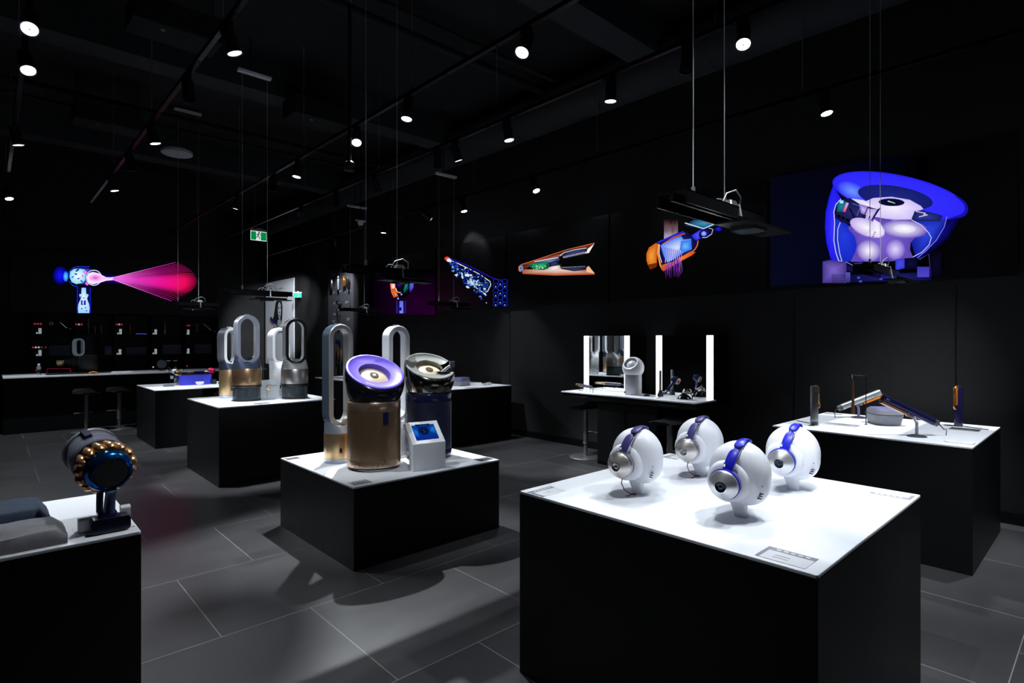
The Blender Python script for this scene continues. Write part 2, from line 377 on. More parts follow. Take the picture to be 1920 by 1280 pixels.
card(1.83, 3.46, .543, .13, .1, 0, 'dark framed card at the front corner of the low plinth', 1)
card(2.905, 3.46, .543, .13, .1, 0, 'dark card at the right corner of the low plinth', 2)
card(1.80, 4.53, .543, .1, .08, 0, 'small dark card at the left corner of the low plinth', 2)
card(5.45, .80, .815, .18, .13, 90, 'blue-black card beside the right upright straightener', 2)
card(4.72, .72, .815, .16, .08, 90, 'white card near the front corner of the straightener plinth', 0)
card(5.02, 1.52, .815, .24, .12, 90, 'grey card with a picture beside the left upright straightener', 1)
card(5.70, 1.79, .815, .14, .08, 90, 'small grey card at the back corner of the straightener plinth', 1)
card(2.17, 6.30, .81, .16, .08, 0, 'thin dark card between the two bronze and silver fans', 2)
card(2.3, 9.08, .80, .2, .06, 0, 'flat card lying in front of the blue case', 1)
card(5.15, 6.42, .80, .2, .08, 0, 'flat card at the front edge of the plinth by the right wall', 1)

# ------------------------------------------------------------------ lighting tracks and spotlights
def track(x, y0, y1, z, label, top):
    t = thing('lighting_track', label, 'lighting track', (x, 0, z)); MB().box(-.018, .018, y0, y1, -.018, .018).build('rail', railm, t, smooth=False, bevel=.003)
    y = y0+.6
    while y < y1:
        q = MB(); q.cyl((0, y, .018), (0, y, top-z), .0035, seg=6); q.build('suspension_rod', wirem, t)
        q = MB(); q.cyl((0, y, .018), (0, y, .07), .012, seg=8); q.build('clamp', chrome, t); y += 2.35
    return t
TR = {0: (.21, 'far left'), 1: (1.22, 'second from left'), 2: (2.78, 'middle'), 3: (3.79, 'second from right'), 4: (5.4, 'right wall side')}
track(.21, -1, 13.4, 3.7, 'black lighting track farthest left, running to the back', ZC)
track(1.22, -1, 11.2, 3.7, 'black lighting track second from the left', ZC)
track(2.78, -1, 13.4, 3.7, 'black lighting track in the middle of the ceiling', ZC)
track(3.79, -1, 13.4, 3.7, 'black lighting track second from the right, in front of the duct', ZC)
track(5.4, -1, 15.6, 3.7, 'black lighting track nearest the right wall', 4.44)
def spotlight(trk, y, target, label, power=1., size=42, blend=.55, lit=True, col=(.90, .95, 1)):
    x = TR[trk][0]; piv = Vector((x, y, 3.60)); tg = Vector(target); d = (tg-piv).normalized()
    t = thing('track_spotlight', label, 'spotlight', (x, y, 3.7), group='spotlights on the tracks')
    o = Vector((x, y, 3.7)); c = piv-o
    a = c-d*.06; LB = MB().lathe([(0, 0), (.035, 0), (.045, .012), (.047, .17), (.053, .19), (.053, .19), (.046, .186), (.046, .17)], axis_m(a, d)); lb = LB.build('lamp_body', mat('spot_body', (.012, .014, .02), .35, metal=.4), t)
    MB().box(-.02, .02, -.045, .045, -.05, -.018).build('adapter', railm, t, smooth=False, bevel=.003)
    q = MB(); q.cyl((0, 0, -.05), c, .008, seg=8); q.sph(c, .018, 12); q.build('swivel', chrome, t)
    if lit:
        MB().lathe([(0, 0), (.0445, 0), (.0445, .002), (0, .002)], axis_m(c+d*.122, d), 32).build('lens', glow, lb)
        MB().lathe([(0, .0), (.005, 0), (.005, .006), (0, .006)], axis_m(c+d*.1235, d), 16).build('led_chip', greym, lb)
        ld = bpy.data.lights.new('lamp', 'SPOT'); ld.energy = PW*power; ld.spot_size = math.radians(size); ld.spot_blend = blend; ld.color = col; ld.shadow_soft_size = .016
        lo = bpy.data.objects.new('lamp', ld); C.objects.link(lo); lo.parent = t; lo.location = c+d*.16; lo.rotation_mode = 'QUATERNION'; lo.rotation_quaternion = d.to_track_quat('-Z', 'Y')
    else: MB().lathe([(0, 0), (.0445, 0), (.0445, .002), (0, .002)], axis_m(c+d*.11, d), 32).build('lens', blackg, lb)
    return t
SP = [
 (0, 4.86, (.0, 2.8, .8), 'large lit spotlight at the top left corner, on the far left track', .9, 46),
 (0, 5.57, (.75, 3.6, 0), 'lit spotlight second from the top on the far left track', .5, 40),
 (0, 7.63, (1.0, 7.9, 0), 'lit spotlight seen edge on, third down on the far left track', .5, 60),
 (0, 10.72, (.9, 9.6, .3), 'lowest lit spotlight on the far left track', 1.1, 120),
 (1, 4.185, (2.2, 4.0, .7), 'lit spotlight on the second track at the top, beside the white bar', .6, 32),
 (1, 6.64, (1.9, 6.6, .8), 'lit spotlight on the second track above the round speaker', 1.7, 32),
 (1, 9.12, (1.9, 9.0, .8), 'lowest lit spotlight on the second track, left of the round speaker', .9, 38),
 (2, 1.825, (2.4, 1.25, .9), 'lit spotlight cut off by the top edge on the middle track', .42, 42),
 (2, 2.84, (.9, 2.4, 0), 'large lit spotlight on the middle track near the top centre', .3, 40),
 (2, 4.365, (2.3, 4.2, .5), 'round bright spotlight on the middle track facing the low plinth', 1.0, 38),
 (2, 5.33, (1.75, 3.35, 0), 'lit spotlight on the middle track beside the black pole', 3.2, 54),
 (2, 6.82, (2.4, 6.8, 1.), 'lit spotlight on the middle track above the oval fans', 1.6, 34),
 (2, 9.1, (2.3, 9.6, .8), 'lowest lit spotlight on the middle track', .9, 42),
 (3, 1.75, (2.5, 1.2, .8), 'lit spotlight on the track near the duct, between the big hanging wires and wall', .5, 42),
 (3, 2.87, (3.9, 3.1, 0), 'thin lit spotlight pointing straight down in front of the duct', .3, 70),
 (3, 4.15, (4.2, 3.6, 0), 'lit spotlight in front of the duct at the centre', .35, 60),
 (3, 6.76, (5.1, 6.9, .8), 'lit spotlight in front of the duct beside the foot of the black pole', 1.1, 38),
 (3, 9.18, (6.07, 16.3, 1.95), 'farthest lit spotlight in front of the duct', 7.0, 22),
 (4, 1.77, (5.2, 1.2, .8), 'bright round spotlight on the dark wall above the purple screen', 1.15, 46),
 (4, 5.38, (5.35, 3.95, .85), 'lit spotlight above the open straightener screen', 1.6, 33),
 (4, 6.93, (5.6, 6.2, .6), 'lit spotlight on the wall side track, second beyond the straightener screen', .4, 50),
 (4, 7.95, (5.98, 7.6, 3.1), 'lit spotlight on the wall side track, third beyond the straightener screen', .05, 50),
 (4, 9.3, (5.3, 9.4, .8), 'farthest lit spotlight on the wall side track', 1.0, 40),
]
for trk, y, tg, lab, pw, sz in SP: spotlight(trk, y, tg, lab, pw, sz)
for trk, y, tg, lab in [(1, 5.257, (1.5, 5.1, 0), 'unlit black spotlight body on the second track'), (1, 7.857, (1.7, 7.7, 0), 'small unlit black spotlight body low on the second track'),
                        (2, 7.64, (2.7, 7.64, 0), 'unlit black spotlight body low on the middle track'), (3, 2.17, (3.5, 2.4, 0), 'unlit black spotlight body between the two big hanging wires'),
                        (3, 5.33, (3.79, 5.35, 0), 'unlit black spotlight body left of the small grey bar'), (3, 7.9, (3.79, 7.9, 0), 'far unlit black spotlight body by the duct')]:
    spotlight(trk, y, tg, lab, lit=False)
# more lamps on the same tracks; some are added to brighten their targets
spotlight(2, .1, (2.35, 1.2, .8), 'lit spotlight on the middle track behind the picture edge', .52, 42)
spotlight(2, .62, (1.35, 1.75, 0), 'second lit spotlight on the middle track behind the picture edge', .6, 44)
spotlight(1, .2, (3.8, .45, 0), 'lit spotlight on the second track lighting the floor at the right edge', 1.5, 38)
spotlight(1, 1.05, (2.4, 1.15, .8), 'lit spotlight on the second track above the picture edge', .5, 40)
spotlight(4, .3, (5.2, 1.3, .9), 'added fill spotlight on the wall side track beyond the right edge', 1.2, 54)  # unseen fill lamp, added to lift the straightener plinth
spotlight(3, -.4, (3.9, .4, 0), 'added fill spotlight on the duct side track beyond the right edge', .7, 60)  # unseen lamp added as extra fill on the right side
spotlight(1, 2.2, (.15, 2.6, .8), 'added spotlight on the second track above the left edge, brightening the vacuum plinth', .5, 40)  # unseen lamp added to brighten the vacuum and cushions
spotlight(1, 1.6, (2.2, 3.9, .95), 'added narrow spotlight on the second track, frontal fill for the drum purifiers', .55, 24)  # added out of view to light the drums from the front
spotlight(1, 2.7, (2.3, 6.8, 1.35), 'added narrow spotlight above the picture edge brightening the oval fans', 1.7, 20)  # unseen, added so the upright fan faces get frontal light
spotlight(4, 13.2, (6.07, 16.0, 1.9), 'spotlight seen from behind beside the hanging exit sign, lighting the poster', .9, 46, blend=.8)
spotlight(4, 11.3, (6.05, 12.6, 1.9), 'added far spotlight grazing the dark tool board', .6, 60)  # added lamp that brightens the tool board
spotlight(3, 5.0, (5.2, 4.8, 0), 'added small spotlight brightening the floor before the stool', 1.5, 36)  # added lamp that lifts the floor patch and stool metal

# ------------------------------------------------------------------ oval fans and tower purifiers
def stadium(w, h, n=14):
    """centre-line of an upright oval loop: points and outward normals in (u, z)"""
    r = w/2; pts = []
    for k in range(n+1): a = PI*k/n; pts.append(((r*math.cos(a), h-r+r*math.sin(a)), (math.cos(a), math.sin(a))))
    for k in range(n+1): a = PI+PI*k/n; pts.append(((r*math.cos(a), r+r*math.sin(a)), (math.cos(a), math.sin(a))))
    return pts
def loop_ring(w, h, th, dep, z0, M, mats, name, parent, rim=.006):
    """oval loop seen along local -Y; th is the wall thickness, dep the depth; material 0 outer side, 1 front lip, 2 inside"""
    cl = stadium(w-th, h-th); rings = []; f = -dep/2; b = dep/2; t = th/2
    sec = [(t, b), (t, f+rim), (t-rim*.6, f), (-t+rim*.6, f), (-t, f+rim), (-t*.55, b-.01), (-t*.3, b)]; mi = [0, 1, 1, 1, 2, 2, 0]
    for (u, z), (nu, nz) in cl+[cl[0]]:
        rings.append([(u+nu*a, y, z0+th/2+z+nz*a) for a, y in sec])
    return MB().grid(rings, mi, closed=True, cap=False, M=M).build(name, mats, parent, angle=30)
def tower(label, x, y, z, rz, s_base, h_total, w_loop, h_loop, d_loop, th, r, zband, mats, cat='fan purifier', group=None, tank=False):
    """mats: loop outer, loop lip, loop inside, body, lower band, shoulder"""
    t = thing('fan_purifier', label, cat, (x, y, z), rz, group)
    zl = h_total-h_loop                                   # loop starts here, between the two shoulders
    lo = loop_ring(w_loop, h_loop, th, d_loop, zl, None, mats[:3], 'loop_amplifier', t)
    MB().prism(rrect(.05, .03, .008), h_total-.004, h_total+.009).build('top_cap', mats[1], t)
    zc = zl+.045
    if tank:
        MB().lathe([(0, .012), (r*.95, .012), (r*.95, .018), (r*.95, zband-.02), (r*.9, zband-.02), (0, zband-.02)], seg=48).build('water_tank', smoke, t)
        MB().lathe([(r*.5, .02), (r*.56, .03), (r*.56, zband-.03), (r*.5, zband-.03)], seg=32).build('tank_core', greym, t)
        MB().lathe([(0, 0), (r*1.02, 0), (r*1.02, .008), (r*.9, .013), (0, .013)], seg=48).build('base_plate', blackg, t)
        MB().lathe([(0, zband-.02), (r*.98, zband-.02), (r, zband-.015), (r, zband+.01), (0, zband+.01)], seg=48).build('dark_band', blackp, t)
        MB().lathe([(r*.99, zband+.01), (r, zband+.014), (r, zl-.05), (r*.985, zl-.045)], seg=56).build('perforated_body', mats[3], t)
    else:
        MB().lathe([(0, 0), (r*.97, 0), (r, .006), (r, zband), (0, zband)], seg=56).build('base_band', mats[4], t)
        MB().lathe([(r*.99, zband), (r, zband+.002), (r, zl-.05), (r*.985, zl-.045)], seg=56).build('perforated_body', mats[3], t)
        MB().box(-r*.42, -r*.28, -r*1.0, -r*.9, zband+.05, zband+.085).build('status_display', blackp, t)
    # shoulder: a cone cut by the loop, closed on top
    zs = zl-.046; topz = zl+(.075 if tank else .05)
    rr = []
    for k in range(9):
        q = k/8; zz = zs+(topz-zs)*q; ax = r*(1-q)+(w_loop*.5)*q; ay = r*(1-q)+(d_loop*.52)*q; ring = []
        for j in range(40):
            a = 2*PI*j/40; c, sn = math.cos(a), math.sin(a); p = 1-.35*q; ring.append((ax*abs(c)**p*(1 if c >= 0 else -1), ay*abs(sn)**p*(1 if sn >= 0 else -1), zz-(0.0)))
        rr.append(ring)
    # scoop the top so the loop's round foot rests in it
    for q, ring in enumerate(rr):
        for j, (a, b, c) in enumerate(ring):
            rad = w_loop/2; und = zl+rad-math.sqrt(max(rad*rad-min(abs(a), rad)**2, 0)); ring[j] = (a, b, min(c, max(zs+.002*q, und+.012)))
    MB().grid(rr, 0).build('shoulder', mats[5], t)
    return t
# on the low plinth
tower('tall silver and gold oval fan at the left corner of the low plinth', 2.02, 4.18, .543, 6, 0, 1.075, .212, .80, .105, .040, .105, .035,
      [mat('chrome_blue', (.22, .30, .42), .24, metal=.65), mat('satin_nickel_lip', (.66, .66, .62), .36, metal=.6), mat('satin_nickel_lip', (0, 0, 0)), goldp, silverb, silverb], group=None)
tower('tall white oval fan standing behind the two big purifiers', 2.515, 4.13, .543, 0, 0, 1.07, .205, .80, .105, .044, .100, .035,
      [whitep, whitep, whitep, whiteperf, whitep, whitep])
# on the plinth behind
tower('silver oval fan with a bronze body and clear tank', 2.16, 6.74, .81, 4, 0, .965, .252, .555, .11, .042, .155, .17,
      [silverb, mat('silver_violet', (.42, .44, .55), .3, metal=.4), whitep, mat('bronze_slotted', (.42, .26, .14), .3, metal=.9), silverb, mat('blue_steel', (.10, .13, .22), .25, metal=.8)], tank=True, group=None)
tower('black rimmed silver oval fan with a clear tank', 2.66, 6.62, .81, -4, 0, .935, .245, .545, .13, .036, .150, .165,
      [mat('silver_satin', (.42, .44, .45), .35, metal=.5), blackp, mat('silver_inner', (.5, .52, .53), .35, metal=.3), silverp, silverb, mat('silver_satin', (0, 0, 0))], tank=True)
tower('white and gold oval fan with a silver blue side, behind the bronze one', 2.10, 7.18, .81, 22, 0, .83, .215, .45, .13, .036, .105, .04,
      [silverb, whitep, whitep, goldp, silverb, mat('blue_steel', (0, 0, 0))])
tower('plain white oval fan in front of the portrait poster', 2.66, 7.12, .81, 10, 0, .83, .235, .455, .13, .036, .108, .04,
      [whitep, whitep, whitep, whiteperf, whitep, whitep])

# ------------------------------------------------------------------ big drum purifiers
CAMP = Vector((0, 0, EYE))
def drum(label, x, y, z, r, h, n, drumm, bandm, bowl, rimm, cut=None, name_cat='drum purifier', hub=champ):
    t = thing('drum_purifier', label, name_cat, (x, y, z)); n = Vector(n).normalized(); a0, a1 = (0, 360) if not cut else cut
    MB().lathe([(0, 0), (r*.86, 0), (r*.86, .012), (0, .012)], seg=48).build('foot_ring', chrome, t)
    MB().lathe([(0, .012), (r*.95, .012), (r*.95, .022), (0, .022)], seg=48).build('shadow_gap', blackp, t)
    MB().lathe([(r*.97, .022), (r, .026), (r, .075), (r*.995, .078)], seg=64).build('lower_band', bandm, t)
    b = MB().lathe([(r*.99, .078), (r*.992, h-.065)], seg=64, a0=a0, a1=a1, cap=False).build('perforated_drum', drumm, t)
    MB().lathe([(r*.995, h-.066), (r, h-.062), (r, h-.004), (r*.985, h), (r*.93, h), (r*.92, h-.02), (0, h-.02)], seg=64).build('upper_band', bandm, t)
    if cut:
        MB().lathe([(0, .03), (r*.8, .03), (r*.8, h-.07), (0, h-.07)], seg=40).build('inner_filter', blackp, t)
        for k, a in enumerate((a1+4, a0-10)):
            aa = math.radians(a); MB().box(r*.80, r*.985, -.02, .016, .04, h-.07, M=Matrix.Rotation(aa, 4, 'Z')).build('cut_edge', violetg, t)
        for k in range(3): MB().cyl((r*.9*math.cos(math.radians(a0-18)), r*.9*math.sin(math.radians(a0-18)), .05+k*.03), (r*.98*math.cos(math.radians(a0-18)), r*.98*math.sin(math.radians(a0-18)), .05+k*.03), .012).build('bolt_head', chrome, t)
    # bowl: loft between a horizontal neck circle and the tilted rim circle
    R0 = r*1.115; dz = .27; top = Vector((.008, -.004, h+dz-.055)); N = 64; fr = axis_m(Vector((0, 0, 0)), n).to_3x3(); ex = fr @ Vector((1, 0, 0)); ey = fr @ Vector((0, 1, 0))
    # align the rim's angle with the neck's angle
    rings = []
    prof = [(0, .70), (.06, .78), (.18, .89), (.34, .97), (.52, 1.02), (.70, 1.04), (.86, 1.035), (.95, 1.02), (1., 1.0)]
    angs = [2*PI*j/N for j in range(N)]
    def rim(a, rad, off=0):
        dr = Vector((math.cos(a), math.sin(a), 0)); dr = (dr-n*dr.dot(n)).normalized(); return top+dr*rad+n*off
    ang0, ang1 = math.radians(a0), math.radians(a1)
    sel = angs if not cut else [ang0+(ang1-ang0)*j/N for j in range(N+1)]
    for q, sc in prof:
        ring = []
        for a in sel:
            lo = Vector((math.cos(a)*r*.80, math.sin(a)*r*.80, h-.03)); hi = rim(a, R0); rad = Vector((math.cos(a), math.sin(a), 0))
            p = lo.lerp(hi, q)+rad*(r*.13*math.sin(PI*q)**.8 if q not in (0, 1) else 0); ring.append(p)
        rings.append(ring)
    MB().grid(rings, 0, closed=not cut, cap=False).build('bowl_shell', bowl, t)
    ann = [[rim(a, rr, oo) for a in sel] for rr, oo in ((R0, 0), (R0-.004, .006), (R0-.016, .007), (R0-.02, .003), (r*.84, -.012), (r*.62, -.014), (r*.60, -.02), (r*.60, -.066))]
    MB().grid(ann, [0]*len(sel), closed=not cut, cap=False).build('rim_ring', rimm, t, angle=25)
    full = angs
    well = MB(); well.grid([[rim(a, r*.605, -.016) for a in full], [rim(a, r*.61, -.07) for a in full]], 0, cap=False); well.build('inner_wall', blackp if not cut else nickel, t)
    MB().grid([[rim(a, rr, oo) for a in full] for rr, oo in ((r*.605, -.066), (r*.58, -.054), (r*.45, -.043), (r*.25, -.036), (r*.16, -.035), (r*.01, -.035))], 0, cap=False).build('hub_disc', hub, t)
    hd = MB(); hd.grid([[rim(a, rr, oo) for a in full] for rr, oo in ((r*.165, -.0345), (r*.165, -.03), (r*.01, -.03))], 0, cap=False); hb = hd.build('hub_cap', mat('hub_brown', (.1, .075, .06), .3), t)
    if not cut:
        q = MB(); c = top+n*-.029; e1 = ex*.0; u = (rim(math.radians(-60), 1)-top).normalized(); v = n.cross(u)
        q.add([c+u*.014, c+v*.014, c-u*.014, c-v*.014], [(0, 1, 2, 3)]); q.build('hub_screen', mat('small_white_screen', (1, 1, 1), .5, emit=(.8, .85, 1), es=1.2), hb)
        u = rgt.copy(); u = (u-n*u.dot(n)).normalized(); v = n.cross(u); dn = (top-Vector((0, 0, 0))); low = -v
        pos = top+low*(r*.86)+n*-.004
        M = Matrix((( u.x, v.x, n.x, pos.x), (u.y, v.y, n.y, pos.y), (u.z, v.z, n.z, pos.z), (0, 0, 0, 1)))
        text_obj('dyson', .028, M, cardw, 'logo_lettering', t)
        MB().box(.035, .075, -r-.001, -r*.97, h-.16, h-.07, M=Matrix.Rotation(math.radians(-21), 4, 'Z')).build('control_display', navy, t, bevel=.002)
    else:
        # opened sector: black mechanism block, motor and lever
        am = (a0+a1)/2+180; M = Matrix.Rotation(math.radians(am), 4, 'Z')
        MB().prism(rrect(.11, .16, .02), 0, .17, M=M @ T(r*.6, 0, h-.0)).build('mechanism_block', blackp, t)
        MB().cyl(M @ Vector((r*.4, 0, h+.12)), M @ Vector((r*1.0, 0, h+.2)), .028).build('motor', mat('motor_grey', (.2, .2, .22), .2, metal=.9), t)
        for k in range(3): MB().cyl(M @ Vector((r*.9, -.05+.05*k, h+.04)), M @ Vector((r*1.06, -.05+.05*k, h+.15)), .009).build('linkage', chrome, t)
        MB().box(-.02, .02, -.012, .012, 0, .05, M=M @ T(r*1.05, 0, h+.2)).build('lever', violetg, t)
    return t
nvec = (-.05, -.46, .885)
toC = Vector((-.44, -.89, .06)).normalized()
nn = toC*.47+(rgt*.26+Vector((0, 0, 1))*.97).normalized()*.88
drum('big gold drum purifier with a purple ringed black bowl on top', 2.135, 3.82, .543, .197, .50, nn, bronzep, bronze, mat('bowl_black', (.005, .006, .012), .18), indigo)
toC = Vector((-.57, -.82, .06)).normalized(); nn2 = toC*.42+(rgt*.22+Vector((0, 0, 1))*.97).normalized()*.9
drum('cut-open purifier with a nickel bowl on a dark blue drum', 2.645, 3.84, .543, .185, .525, nn2, bluep, navy, nickel, greyg, cut=(-352, -50), hub=champ)

# ------------------------------------------------------------------ small white kiosk with a tilted screen
def kiosk():
    t = thing('tablet_kiosk', 'small white box kiosk with a tilted blue screen on the low plinth', 'kiosk', (2.385, 3.455, .543), -9)
    prof = [(0, 0), (0, .195), (.15, .335), (.185, .315), (.07, .185), (.07, 0)]       # (depth, height)
    b = MB(); w = .132; vs = [(-w, y, z) for y, z in prof]+[(w, y, z) for y, z in prof]; n = len(prof)
    b.add(vs, [tuple(range(n)), tuple(range(n, 2*n))[::-1]]+[(i, (i+1) % n, n+(i+1) % n, n+i) for i in range(n)]); b.build('case', white, t, bevel=.003)
    d = Vector((0, .15, .14)).normalized(); nr = Vector((0, -.14, .15)).normalized(); M = Matrix(((1, d.x, nr.x, 0), (0, d.y, nr.y, .075), (0, d.z, nr.z, .265), (0, 0, 0, 1)))
    def fn(x, y): return M @ Vector((x, y, 0))
    p = PIC(fn, nrm=tuple(nr), base=.0005); p.rect(-.092, -.07, .092, .07, (8, 40, 130), (4, 62, 150))
    p.poly([(-.092, -.03), (-.092, .06), (-.05, .02), (-.06, -.04)], (10, 60, 150), (30, 120, 210)); p.poly([(.092, -.03), (.092, .06), (.06, .05), (.03, .0)], (8, 50, 140), (30, 125, 215))
    p.ell(0, .075, .06, .035, 0, (2, 20, 60), (5, 60, 140), a0=180, a1=360); p.ell(-.008, .012, .045, .04, 0, (6, 30, 90), (2, 8, 25))
    p.ell(-.008, .016, .004, .004, 0, (90, 110, 140)); p.ell(-.005, .0, .004, .004, 0, (70, 90, 120))
    p.build('screen', t, pic_mat())
    return t
kiosk()

# ------------------------------------------------------------------ headphones on abstract white heads
def head(label):
    t = thing('mannequin_head', label, 'mannequin head', (0, 0, 0), 0)
    hz = .170
    # head: rounded lens-like volume; ear axis is local X, it looks along +Y
    rings = []; N = 44; n = 26
    for i in range(n+1):
        ph = -PI/2+PI*i/n; z = math.sin(ph); c = math.cos(ph); ring = []
        for j in range(N):
            a = 2*PI*j/N; x = math.cos(a)*c; y = math.sin(a)*c
            wx = .090*(1+.06*z); wy = .113
            X = wx*math.copysign(abs(x)**.86, x); Y = wy*y-.006; Z = .121*z
            if z < -.15: X *= 1-.22*(-z-.15); Y = Y-.028*(-z-.15)          # jaw slips backwards below
            ring.append((X, Y, hz+Z))
        rings.append(ring)
    MB().grid(rings, 0).build('head_shell', whitem, t, angle=60)
    for s in (-1, 1):                                                     # raised round ear pad flowing into the foot
        M = axis_m(Vector((s*.062, .012, hz-.022)), (s, 0, 0))
        MB().lathe([(0, .0), (.082, 0), (.078, .022), (.066, .034), (.05, .037), (0, .037)], M, 40).build('ear_pad', whitem, t, angle=60)
    ft = []
    for k in range(13):
        q = k/12; z = .0005+q*.105; y0 = -.012+.020*q; dpt = .024+.022*q**1.6; wd = .016+.030*q**1.5; ring = []
        for j in range(24):
            a = 2*PI*j/24; cx, sy = math.cos(a), math.sin(a); ring.append((wd*math.copysign(abs(cx)**.6, cx), y0+dpt*math.copysign(abs(sy)**.6, sy), z))
        ft.append(ring)
    MB().grid(ft, 0).build('foot', whitem, t, angle=60)
    for k in range(3):
        MB().box(-.003, .003, -.009, .009, -.0012, .0012, M=T(-.048+.002*k, -.098+.004*k, hz-.058-.010*k) @ R(-25, 'Z')).build('vent_slot', blackp, t)
    MB().sph((-.05, -.102, hz-.03), .0022, 8).build('sensor_dot', blackp, t)
    return t
def phones(label, metal, blue, deep, cush, stem):
    t = thing('headphones', label, 'headphones', (0, 0, 0), 0); hz = .170; cz = hz-.022; cy = .012
    for s in (-1, 1):
        M = axis_m(Vector((s*.0992, cy, cz)), (s, 0, -.10))
        cup = MB().lathe([(0, .030), (.052, .030), (.0548, .033), (.0548, .038), (.053, .041), (.0225, .066), (.0205, .067), (.0195, .0655), (0, .0655)], M, 64).build('ear_cup', metal, t, angle=14)
        MB().lathe([(.0, .0), (.051, 0), (.056, .004), (.056, .016), (.053, .020), (.0, .020)], M, 48).build('ear_cushion', cush, cup)
        MB().lathe([(.0, .0185), (.0555, .0185), (.0580, .021), (.0580, .028), (.0545, .031), (0, .031)], M, 48).build('body_ring', deep, cup)
        MB().lathe([(.0195, .0656), (.0205, .0685), (.019, .0690), (.0175, .0656)], M, 32).build('lens_ring', chrome, cup)
        MB().lathe([(0, .0654), (.0175, .0656), (.016, .0668), (.0125, .0658), (.011, .0670), (.008, .0658), (.005, .0674), (0, .0674)], M, 32).build('lens_mesh', mat('mesh_dark', (.03, .04, .06), .18, metal=.8) if metal is steel2 else mat('mesh_steel', (.25, .24, .23), .2, metal=.9), cup)
        MB().cyl((s*.118, cy, cz+.052), (s*.124, cy-.001, cz+.075), .0045, seg=12).build('arm_pin', chrome, cup)
        # pivot plate on the outside of the band
        segs = []
    def arc(a, rx, rz): return Vector((rx*math.sin(a), cy-.012*math.cos(a)*0-.004-.03*max(0, math.cos(a)), cz+.022+rz*math.cos(a)))
    def strap(a0, a1, rx, rz, w, th, name, m, n=18, taper=True):
        rings = []
        for k in range(n+1):
            q = k/n; a = math.radians(a0+(a1-a0)*q); p = arc(a, rx, rz); nx = Vector((math.sin(a)/rx, 0, math.cos(a)/rz)).normalized()
            e = 1.0
            if taper: e = math.sqrt(max(0.02, 1-(2*abs(q-.5))**5))
            ww = w*e; tt = th*(.55+.45*e); ring = []
            for j in range(12):
                b = 2*PI*j/12; cc, ss = math.cos(b), math.sin(b); ring.append(p+Vector((0, 1, 0))*ww*math.copysign(abs(cc)**.6, cc)+nx*tt*math.copysign(abs(ss)**.6, ss))
            rings.append(ring)
        return MB().grid(rings, 0).build(name, m, t, angle=50)
    strap(-78, 78, .108, .118, .015, .0045, 'headband_core', stem, 30, False)
    pads = {}
    for s in (-1, 1):
        pads[s] = strap(s*38, s*93, .1235, .129, .0195, .0068, 'battery_pad', blue)
        strap(s*2, s*33, .1145, .1245, .019, .007, 'battery_cover', blue)
        strap(s*8, s*62, .101, .111, .0165, .007, 'inner_cushion', cush)
    # lettering on both outer pads
    for s in (-1, 1):
        a = math.radians(s*80); p = arc(a, .1235, .129)+Vector((s*.0072, 0, -.006)); M = Matrix(((0, 0, s, p.x), (-1 if s < 0 else 1, 0, 0, p.y), (0, 1, 0, p.z), (0, 0, 0, 1)))
        text_obj('dyson', .0125, M, cardw, 'logo_lettering', pads[s], .0003)
    if metal is nick2:
        MB().tube([(-.105, .012, .083), (-.10, .02, .06), (-.085, .015, .03), (-.06, -.005, .006), (-.04, -.02, .004), (-.03, -.01, .004), (-.045, .002, .004), (-.07, -.002, .003), (-.085, .006, .0025)], .0022).build('security_cord', redcord, t)
    return t
steel2 = mat('bright_steel', (.66, .67, .70), .42, metal=.8, aniso=.7); nick2 = mat('warm_nickel', (.60, .57, .54), .42, metal=.8, aniso=.7)
H0 = head('white display head nearest the camera, under bright blue headphones')
cords = []
spots = [((2.131, 1.005, .817), 8, 'b', 'white display head nearest the front corner, under bright blue headphones'),
         ((2.69, 1.02, .817), 8, 'b', 'white display head at the right, with vent slots near the plinth corner card'),
         ((2.118, 1.465, .817), 8, 'p', 'white display head at the left of the nearest plinth, dark cord below it'),
         ((2.625, 1.442, .817), 8, 'p', 'rearmost white display head, partly behind the nearest head')]
P1 = phones('b', steel2, ultra, mat('ring_blue', (.02, .02, .45), .25), mat('cushion_blue_grey', (.10, .12, .22), .6), chrome)
P2 = phones('p', nick2, prus, mat('ring_nickel', (.35, .33, .33), .25, metal=.8), mat('cushion_violet', (.15, .14, .22), .6), chrome)
hl = ['bright blue and steel headphones on the head nearest the camera', 'bright blue and silver headphones on the rightmost display head',
      'purple and nickel headphones on the leftmost display head', 'purple and warm nickel headphones on the rearmost display head']
first = {'b': P1, 'p': P2}; used = {}
for k, (p, rz, kind, lab) in enumerate(spots):
    if k == 0: H0.location = p; H0.rotation_euler = (0, 0, math.radians(rz)); H0['label'] = lab; H0['group'] = 'white display heads on the nearest plinth'
    else: dup(H0, p, rz, lab, 'white display heads on the nearest plinth')
    if kind in used: dup(first[kind], p, rz, hl[k], 'headphones on the display heads')
    else: q = first[kind]; q.location = p; q.rotation_euler = (0, 0, math.radians(rz)); q['label'] = hl[k]; q['group'] = 'headphones on the display heads'; used[kind] = 1

